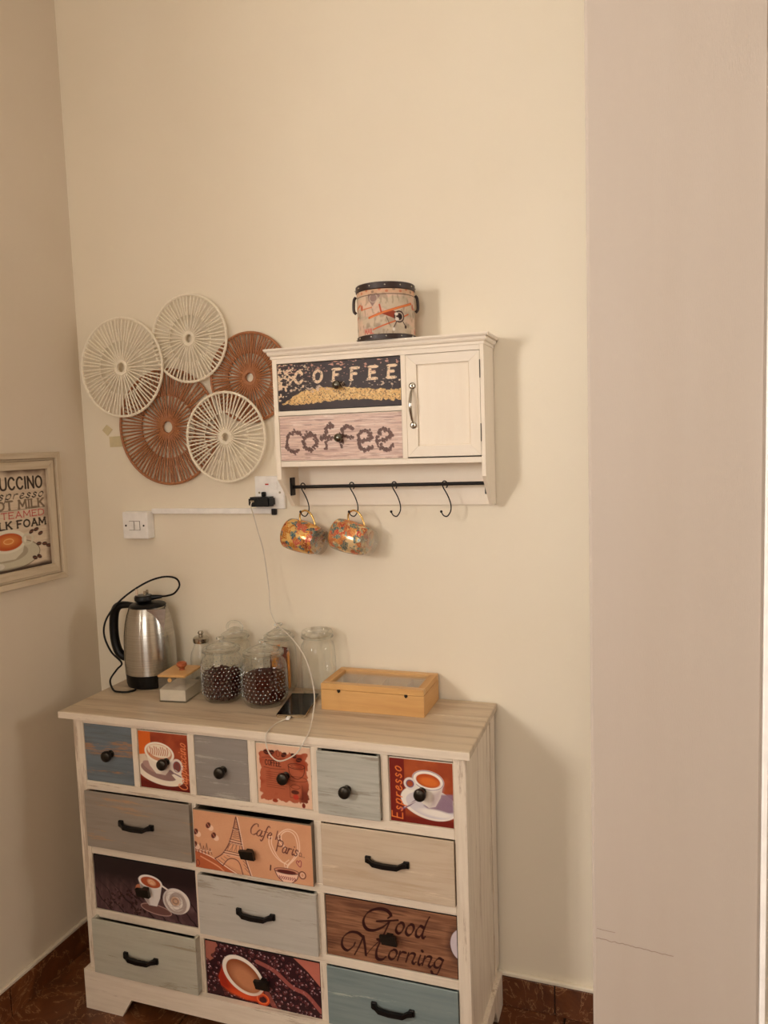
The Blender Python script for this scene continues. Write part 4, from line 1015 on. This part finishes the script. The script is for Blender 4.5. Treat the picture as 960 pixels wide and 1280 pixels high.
# bamboo tea box
M_bam = mat_wood('bamboo', (216,168,106), (186,132,74), 'x', .6, (226,176,108), -.05, .5, .35)
M_bamy = mat_wood('bamboo_end', (208,158,98), (180,126,70), 'y', .6, scale=.5)
tbx = thing('tea_box', (.9085, -.0800, TZ), 'bamboo tea box with a clear window lid on the dresser', 'box', rz=.020)
bw, bd, bh, t_ = .1285, .0680, .0500, .006
MB().box(-bw,bw,-bd,-bd+t_,0,bh,.0006).build('front_panel', M_bam, tbx); MB().box(-bw,bw,bd-t_,bd,0,bh,.0006).build('back_panel', M_bam, tbx)
MB().box(-bw,-bw+t_,-bd+t_,bd-t_,0,bh).build('end_panel', M_bamy, tbx); MB().box(bw-t_,bw,-bd+t_,bd-t_,0,bh).build('end_panel', M_bamy, tbx)
MB().box(-bw+t_,bw-t_,-bd+t_,bd-t_,.001,.004).build('bottom', M_bam, tbx)
for x in (-.064, 0, .064): MB().box(x-.0015,x+.0015,-bd+t_,bd-t_,.004,bh-.003).build('divider', M_bamy, tbx)
MB().box(-bw+t_,bw-t_,-.0015,.0015,.004,bh-.003).build('divider', M_bam, tbx)
lz0, lz1 = bh+.0006, bh+.0150; fw_ = .018
lid = MB(); lid.box(-bw,bw,-bd,-bd+fw_,lz0,lz1,.001); lid.box(-bw,bw,bd-fw_,bd,lz0,lz1,.001); lid = lid.build('lid', M_bam, tbx)
for s_ in (-1,1):
    a, b_ = sorted((s_*bw, s_*(bw-fw_))); MB().box(a,b_,-bd+fw_,bd-fw_,lz0,lz1,.001).build('lid_rail', M_bamy, lid)
MB().box(-bw+fw_-.002,bw-fw_+.002,-bd+fw_-.002,bd-fw_+.002,lz0+.007,lz0+.009).build('window', mat_thinglass('acrylic_pane', (.95,.95,.93), .05, .10, None, 1.0), lid)
for x in (-.082, .086):
    m = MB(); m.box(x-.004,x+.004,-bd-.0022,-bd,bh-.003,bh+.002,.0006); m.cyl((x,-bd-.0004,bh-.003),.0026,.002,12,'y'); m.build('catch', M_bronze, tbx)
M_sach = [mat_plain('sachet_mauve', (150,130,140), .4), mat_plain('sachet_blue', (150,180,196), .4), mat_plain('sachet_cream', (210,196,176), .4)]
for (lx, ly, rz, mt, lb) in ((-.096,.030,.3,0,'mauve sachet in the leftmost rear compartment of the box'),(-.094,-.030,-.2,2,'cream sachet in the leftmost front compartment of the box'),(.096,-.030,.2,1,'pale blue sachet in the right front compartment of the box')):
    m = MB(); m.box(-.022,.022,-.021,.021,0,.003,.0012); m.box(-.021,.021,-.020,.020,.003,.0032)
    o = m.build('tea_sachet', M_sach[mt]); c_, s_ = math.cos(.02), math.sin(.02)
    o.location = (.9085+lx*c_-ly*s_, -.08+lx*s_+ly*c_, TZ+.0045); o.rotation_euler = (0,0,rz); tag(o, lb, 'sachet', 'tea sachets')

# glass jars
def jar_fn(a, h, r):
    if .018 < h < .096: return r*(1+.013*(math.cos(a*22)*abs(math.sin(h*PI/.0095))))
    return r
def jar(x, y, r, h, label, lid='dome', pattern=True, grp='lidded glass jars'):
    """h: height to the lid's plate; r: belly radius"""
    t = thing('glass_jar', (x, y, TZ), label, 'jar', grp)
    nr = r*.80; pr = [(0,.004),(r*.62,.0035),(r*.70,0),(r*.80,.001),(r*.93,.010),(r,.022)]
    k = 34 if pattern else 4
    for i in range(1, k): pr.append((r*(1+.02*math.sin(PI*i/k)), .022+(h*.76-.022)*i/k))
    pr += [(r*.985,h*.77),(r*.90,h*.84),(nr,h*.875),(nr,h*.93),(nr*1.07,h*.94),(nr*1.07,h*.965),(nr*1.0,h*.975)]
    m = MB(); m.lathe(pr, (0,0,0), 88 if pattern else 40, 'z', jar_fn if pattern else None); m.build('body', M_jar, t, smooth=True)
    if pattern:
        m = MB()
        for i_ in range(9):
            hh = .022+i_*.0088
            for k_ in range(30):
                a_ = 2*PI*(k_+.5*(i_ % 2))/30; q_ = r*(1+.02*math.sin(PI*min(1, i_/9)))
                tt_ = bmesh.new(); bmesh.ops.create_icosphere(tt_, subdivisions=1, radius=.0021)
                m._merge(tt_, Matrix.Translation((q_*math.cos(a_), q_*math.sin(a_), hh)))
        m.build('bead_relief', M_solid, t, smooth=True, kind='stuff')
    m = MB(); L = nr*1.12
    m.lathe([(0,h*.955),(nr*.93,h*.955),(nr*.96,h*.98),(L,h*.985),(L+.001,h*1.0),(L*.92,h*1.02),(L*.70,h*1.035),(L*.55,h*1.075),(L*.34,h*1.11),(.006,h*1.125),(0,h*1.125)] if lid != 'flat' else
            [(0,h*.955),(nr*.93,h*.955),(nr*.96,h*.98),(L,h*.985),(L+.001,h*1.01),(L*.95,h*1.05),(L*.80,h*1.06),(L*.74,h*1.035),(0,h*1.03)], (0,0,0), 40)
    lo = m.build('lid', M_lidg, t, smooth=True)
    if lid == 'dome':
        m = MB(); m.lathe([(0,h*1.125),(.006,h*1.125),(.005,h*1.15),(.010,h*1.17),(.0115,h*1.19),(.009,h*1.21),(0,h*1.22)], (0,0,0), 20); m.build('knob', M_solid, lo, smooth=True)
        m = MB(); m.tube([(L*.80*math.cos(a),L*.80*math.sin(a),h*1.028) for a in np.linspace(0,2*PI,37)[:-1]], .0018, 6, True); m.build('lid_bead', M_solid, lo, smooth=True)
    elif lid == 'loop':
        m = MB(); m.tube(spline([(-.020,0,h*1.06),(-.022,0,h*1.14),(-.010,0,h*1.22),(.010,0,h*1.22),(.022,0,h*1.14),(.020,0,h*1.06)],6), .0035, 10); m.build('loop_handle', M_solid, lo, smooth=True)
    m = MB(); m.tube([(nr*1.10*math.cos(a),nr*1.10*math.sin(a),h*.952) for a in np.linspace(0,2*PI,41)[:-1]], .0022, 8, True); m.build('neck_bead', M_solid, t, smooth=True)
    return t
J1 = (.5035,-.1405); J2 = (.6260,-.1450)
jar(*J1, .0520, .1330, 'ribbed glass jar of coffee beans with lid, left of the ground-coffee jar')
jar(*J2, .0560, .1330, 'ribbed glass jar of dark ground coffee, beside the phone')
jar(.4880, -.0450, .0405, .1440, 'empty glass jar with loop-handled lid, behind the bean jar', 'loop', False)
jar(.6190, -.0460, .0430, .1480, 'lidded glass jar of orange packets, behind the ground coffee', 'dome', False)
jar(.7310, -.0510, .0445, .1600, 'empty tall glass jar with flat lid, behind the phone', 'flat', False)
j0 = thing('spice_jar', (.3800, -.0420, TZ), 'small clear jar with a metal lid, behind the sugar box', 'jar')
MB().lathe([(0,.003),(.022,.0),(.030,.004),(.031,.070),(.028,.088),(.020,.105),(.0185,.116),(.020,.118)], (0,0,0), 32).build('body', M_jar, j0, smooth=True)
MB().lathe([(0,.114),(.0205,.114),(.0215,.118),(.0215,.126),(.017,.130),(.006,.131),(.0055,.136),(.0085,.140),(.006,.145),(0,.146)], (0,0,0), 28).build('lid', M_chrome, j0, smooth=True)
for k, (a, rr_) in enumerate(((.4,.012),(2.1,.013),(3.9,.012),(5.2,.010))):
    o = MB().ball((0,0,0), .010, 10, (1,1,.8)).build('dark_sweet', mat_plain('dark_wrapper_%d' % k, (40,30,34), .3), smooth=True)
    o.location = (.38+rr_*math.cos(a), -.042+rr_*math.sin(a), TZ+.0125); tag(o, 'small dark wrapped piece inside the metal-lidded jar', 'sweet', 'dark pieces in the small jar')
# contents
M_bean = mat_plain('roasted_bean', (66,22,12), .5, Specular_IOR_Level=.2)
bm_ = MB(); rs = random.Random(5)
core = [(0,.006),(.030,.006),(.040,.014),(.0425,.025),(.0425,.060),(.036,.066),(0,.068)]
bm_.lathe(core, (0,0,0), 24)
def one_bean(mb, p, s=.0052):
    rot = Matrix.Rotation(rs.uniform(0,PI),3,'Z') @ Matrix.Rotation(rs.uniform(0,PI),3,'X')
    t = bmesh.new(); bmesh.ops.create_icosphere(t, subdivisions=1, radius=s)
    mb._merge(t, Matrix.Translation(p) @ rot.to_4x4() @ Matrix.Diagonal((1,.7,.55,1)))
for k in range(720):
    a = rs.uniform(0,2*PI); h_ = rs.uniform(.008,.070); lim = .0455 if h_ > .02 else .036+.0095*(h_-.008)/.012
    one_bean(bm_, (lim*math.cos(a), lim*math.sin(a), h_))
for k in range(160):
    a = rs.uniform(0,2*PI); q = .043*math.sqrt(rs.random()); one_bean(bm_, (q*math.cos(a), q*math.sin(a), .068+rs.uniform(0,.006)))
o = bm_.build('coffee_beans', M_bean, smooth=True); o.location = (*J1, TZ); tag(o, 'dark roasted coffee beans filling half the left ribbed jar', 'coffee beans', kind='stuff')
def mat_ground():
    b = NB('ground_coffee'); f = b.noise(b.vec(), 260, 4, .7); b.color(b.ramp(f, [(.35, L4((34,10,5))), (.7, L4((84,32,18)))])); b.bump(f, .8, .002); b.setp(Roughness=.9); b.b.inputs['Specular IOR Level'].default_value = .1; return b.m
m = MB(); m.lathe([(0,.006),(.034,.006),(.046,.014),(.0525,.026),(.0530,.072),(.045,.077),(.020,.080),(0,.079)], (0,0,0), 48)
o = m.build('ground_coffee', mat_ground(), smooth=True); o.location = (*J2, TZ); tag(o, 'dark ground coffee filling the right ribbed jar', 'ground coffee', kind='stuff')
M_pk = [mat_plain('orange_packet', (232,150,60), .4), mat_plain('brown_packet', (120,52,28), .4)]
for k in range(6):
    a = 2*PI*k/6+.3; m = MB(); hh = .098+.006*(k%3)
    m.prism([(-.009,.0),(-.006,-.003),(.006,-.003),(.009,0),(.006,.003),(-.006,.003)], .002, hh-.004, 'z'); m.box(-.0095,.0095,-.0006,.0006,0,.002); m.box(-.0095,.0095,-.0006,.0006,hh-.004,hh)
    o = m.build('drink_sachet', M_pk[k % 2]); o.location = (.619+.022*math.cos(a), -.046+.022*math.sin(a), TZ+.006); o.rotation_euler = (0,0,a+PI/2)
    tag(o, 'narrow orange drink packet upright in the rear jar' if k % 2 == 0 else 'narrow brown drink packet upright in the rear jar', 'sachet', 'orange packets in the rear jar' if k % 2 == 0 else 'brown packets in the rear jar')

# sugar box
sb = thing('sugar_box', (.3855, -.1530, TZ), 'clear acrylic box with bamboo lid and wooden knob beside the kettle', 'box', rz=.12)
a_, b_, h_ = .0370, .0460, .0640; M_acr = mat_thinglass('clear_acrylic', (.88,.88,.86), .13, .06)
m = MB(); m.box(-a_,a_,-b_,b_,.0,h_,.001); m.build('acrylic_body', M_acr, sb)
MB().box(-a_,a_,-b_,b_,.0002,.003).build('base_plate', M_acr, sb)
lidb = MB().box(-a_-.001,a_+.001,-b_-.001,b_+.001,h_+.0004,h_+.0060,.0012).build('lid', M_bam, sb)
MB().lathe([(0,0),(.008,0),(.006,.004),(.009,.007),(.0135,.012),(.013,.018),(.0085,.0215),(0,.022)], (.004,.004,h_+.0058), 20).build('knob', mat_plain('reddish_wood', (170,86,44), .35), lidb, smooth=True)
m = MB(); m.cyl((-.004,-b_-.0005,h_-.006),.0055,.002,16,'y'); m.build('lid_tab', M_bam, lidb)
m = MB(); t = bmesh.new(); bmesh.ops.create_grid(t, x_segments=14, y_segments=14, size=1)
for v in t.verts: v.co = Vector((v.co.x*(a_-.002), v.co.y*(b_-.002), .032+.0035*math.sin(v.co.x*4)*math.cos(v.co.y*3+1)+rs.uniform(0,.0008)))
m._merge(t); m.box(-a_+.002,a_-.002,-b_+.002,b_-.002,.0035,.028)
m.prism([(-a_+.002,.028),(a_-.002,.028),(a_-.002,.032),(-a_+.002,.032)], -b_+.002, b_-.002, 'y')
o = m.build('sugar', mat_plain('white_sugar', (248,238,220), .8)); o.location = (.3855,-.153,TZ); o.rotation_euler = (0,0,.12); tag(o, 'white sugar filling the lower half of the clear box', 'sugar', kind='stuff')

# kettle; its local +x points to the spout
def mat_steel():
    b = NB('brushed_steel'); f = b.noise(b.vec((2,2,420)), 1.0, 3, .6); b.color(b.ramp(f, [(.3, L4((176,172,164))), (.7, L4((208,203,194)))]))
    b.setp(Metallic=1.0, Roughness=.25); b.bump(f, .05, .0005); b.b.inputs['Anisotropic'].default_value = .8; b.b.inputs['Anisotropic Rotation'].default_value = .25; tg = b.n('ShaderNodeTangent'); tg.axis = 'Z'; b.l(tg.outputs[0], b.b.inputs['Tangent']); return b.m
M_steel = mat_steel()
kt = thing('electric_kettle', (.2385, -.0740, TZ), 'brushed steel electric kettle with black handle, base and coiled cord', 'kettle', rz=.10)
MB().lathe([(0,0),(.058,0),(.064,.003),(.0665,.012),(.0672,.030),(.0685,.0375),(0,.0375)], (0,0,0), 56).build('base', M_black, kt, smooth=True)
MB().lathe([(.0688,.0380),(.0692,.060),(.0690,.100),(.0670,.140),(.0630,.170),(.0570,.195),(.0510,.2120),(.0495,.2150),(.0470,.2160),(0,.2160)], (0,0,0), 64).build('body', M_steel, kt, smooth=True)
m = MB()       # pointed V spout
vs = [m.bm.verts.new(p) for p in ((.0790,0,.2150),(.0400,.0330,.2150),(.0400,-.0330,.2150),(.0655,0,.150),(.0600,.0,.2100),(.0420,.0240,.2150),(.0420,-.0240,.2150))]
for f_ in ((0,3,1),(0,2,3),(0,1,5,4),(0,4,6,2),(4,5,6),(1,3,2)): m.bm.faces.new([vs[i] for i in f_])
m.rotz(-.42); m.build('spout', M_steel, kt)
MB().lathe([(0,.2162),(.0480,.2162),(.0490,.2185),(.0455,.2220),(.030,.2255),(.015,.2268),(0,.2270)], (0,0,0), 48).build('lid', M_black, kt, smooth=True)
hp = spline([(-.040,0,.2150),(-.066,0,.2170),(-.090,0,.2130),(-.1030,0,.195),(-.1085,0,.160),(-.1080,0,.120),(-.100,0,.088),(-.086,0,.072),(-.066,0,.066)], 6)
m = MB(); rad = [.0075+.0045*min(1, i/14) - .003*max(0, (i-38)/10) for i in range(len(hp))]; m.tube(hp, .01, 14, rad=rad)
for v in m.bm.verts: v.co.y *= 1.05
m.build('handle', M_black, kt, smooth=True)
cd = MB().lathe([(0,0),(.020,0),(.0245,.004),(.0250,.012),(.022,.017),(0,.018)], (-.010,0,0), 24).build('plug', M_black, kt, smooth=True, label='black three-pin plug lying on the lid')
cd.location = (0, 0, .2280); cd.rotation_euler = (0,0,.20)
m = MB(); m.tube([(.010,0,.010),(.026,0,.011),(.040,0,.012)], .006, 10, rad=[.008,.006,.0042]); m.build('cord_grip', M_black, cd, smooth=True)
MB().box(-.031,-.025,-.004,.002,.016,.034,.0008).build('pin', mat_plain('pale_pin', (232,206,180), .4), cd, label='pale plug pin')
MB().box(-.006,0.0,-.012,-.006,.016,.030,.0008).build('pin', M_chrome, cd); MB().box(-.006,0,.008,.014,.016,.030,.0008).build('pin', M_chrome, cd)
kc = [(.2762,-.0607,TZ+.2400),(.295,-.062,1.0430),(.3185,-.062,1.0512),(.3307,-.055,1.0715),(.3147,-.048,1.0889),(.279,-.05,1.0923),(.2335,-.06,1.0795),(.1862,-.08,1.0507),(.1530,-.10,1.0184),(.1350,-.1220,.9800),(.1305,-.1260,.9400),(.1480,-.1240,.8960),(.1730,-.115,.8640),(.1597,-.12,.8457),(.1480,-.135,.8200),(.1813,-.164,.8045),(.2077,-.1700,.8035),(.227,-.1650,.8035),(.2360,-.1500,.8035),(.2370,-.1435,.8045)]
km = MB().tube(spline(kc, 7), .0026, 8)
bmesh.ops.transform(km.bm, matrix=(Matrix.Translation(kt.location) @ Matrix.Rotation(.10, 4, 'Z')).inverted(), verts=km.bm.verts)
km.build('cord', M_black, kt, smooth=True)
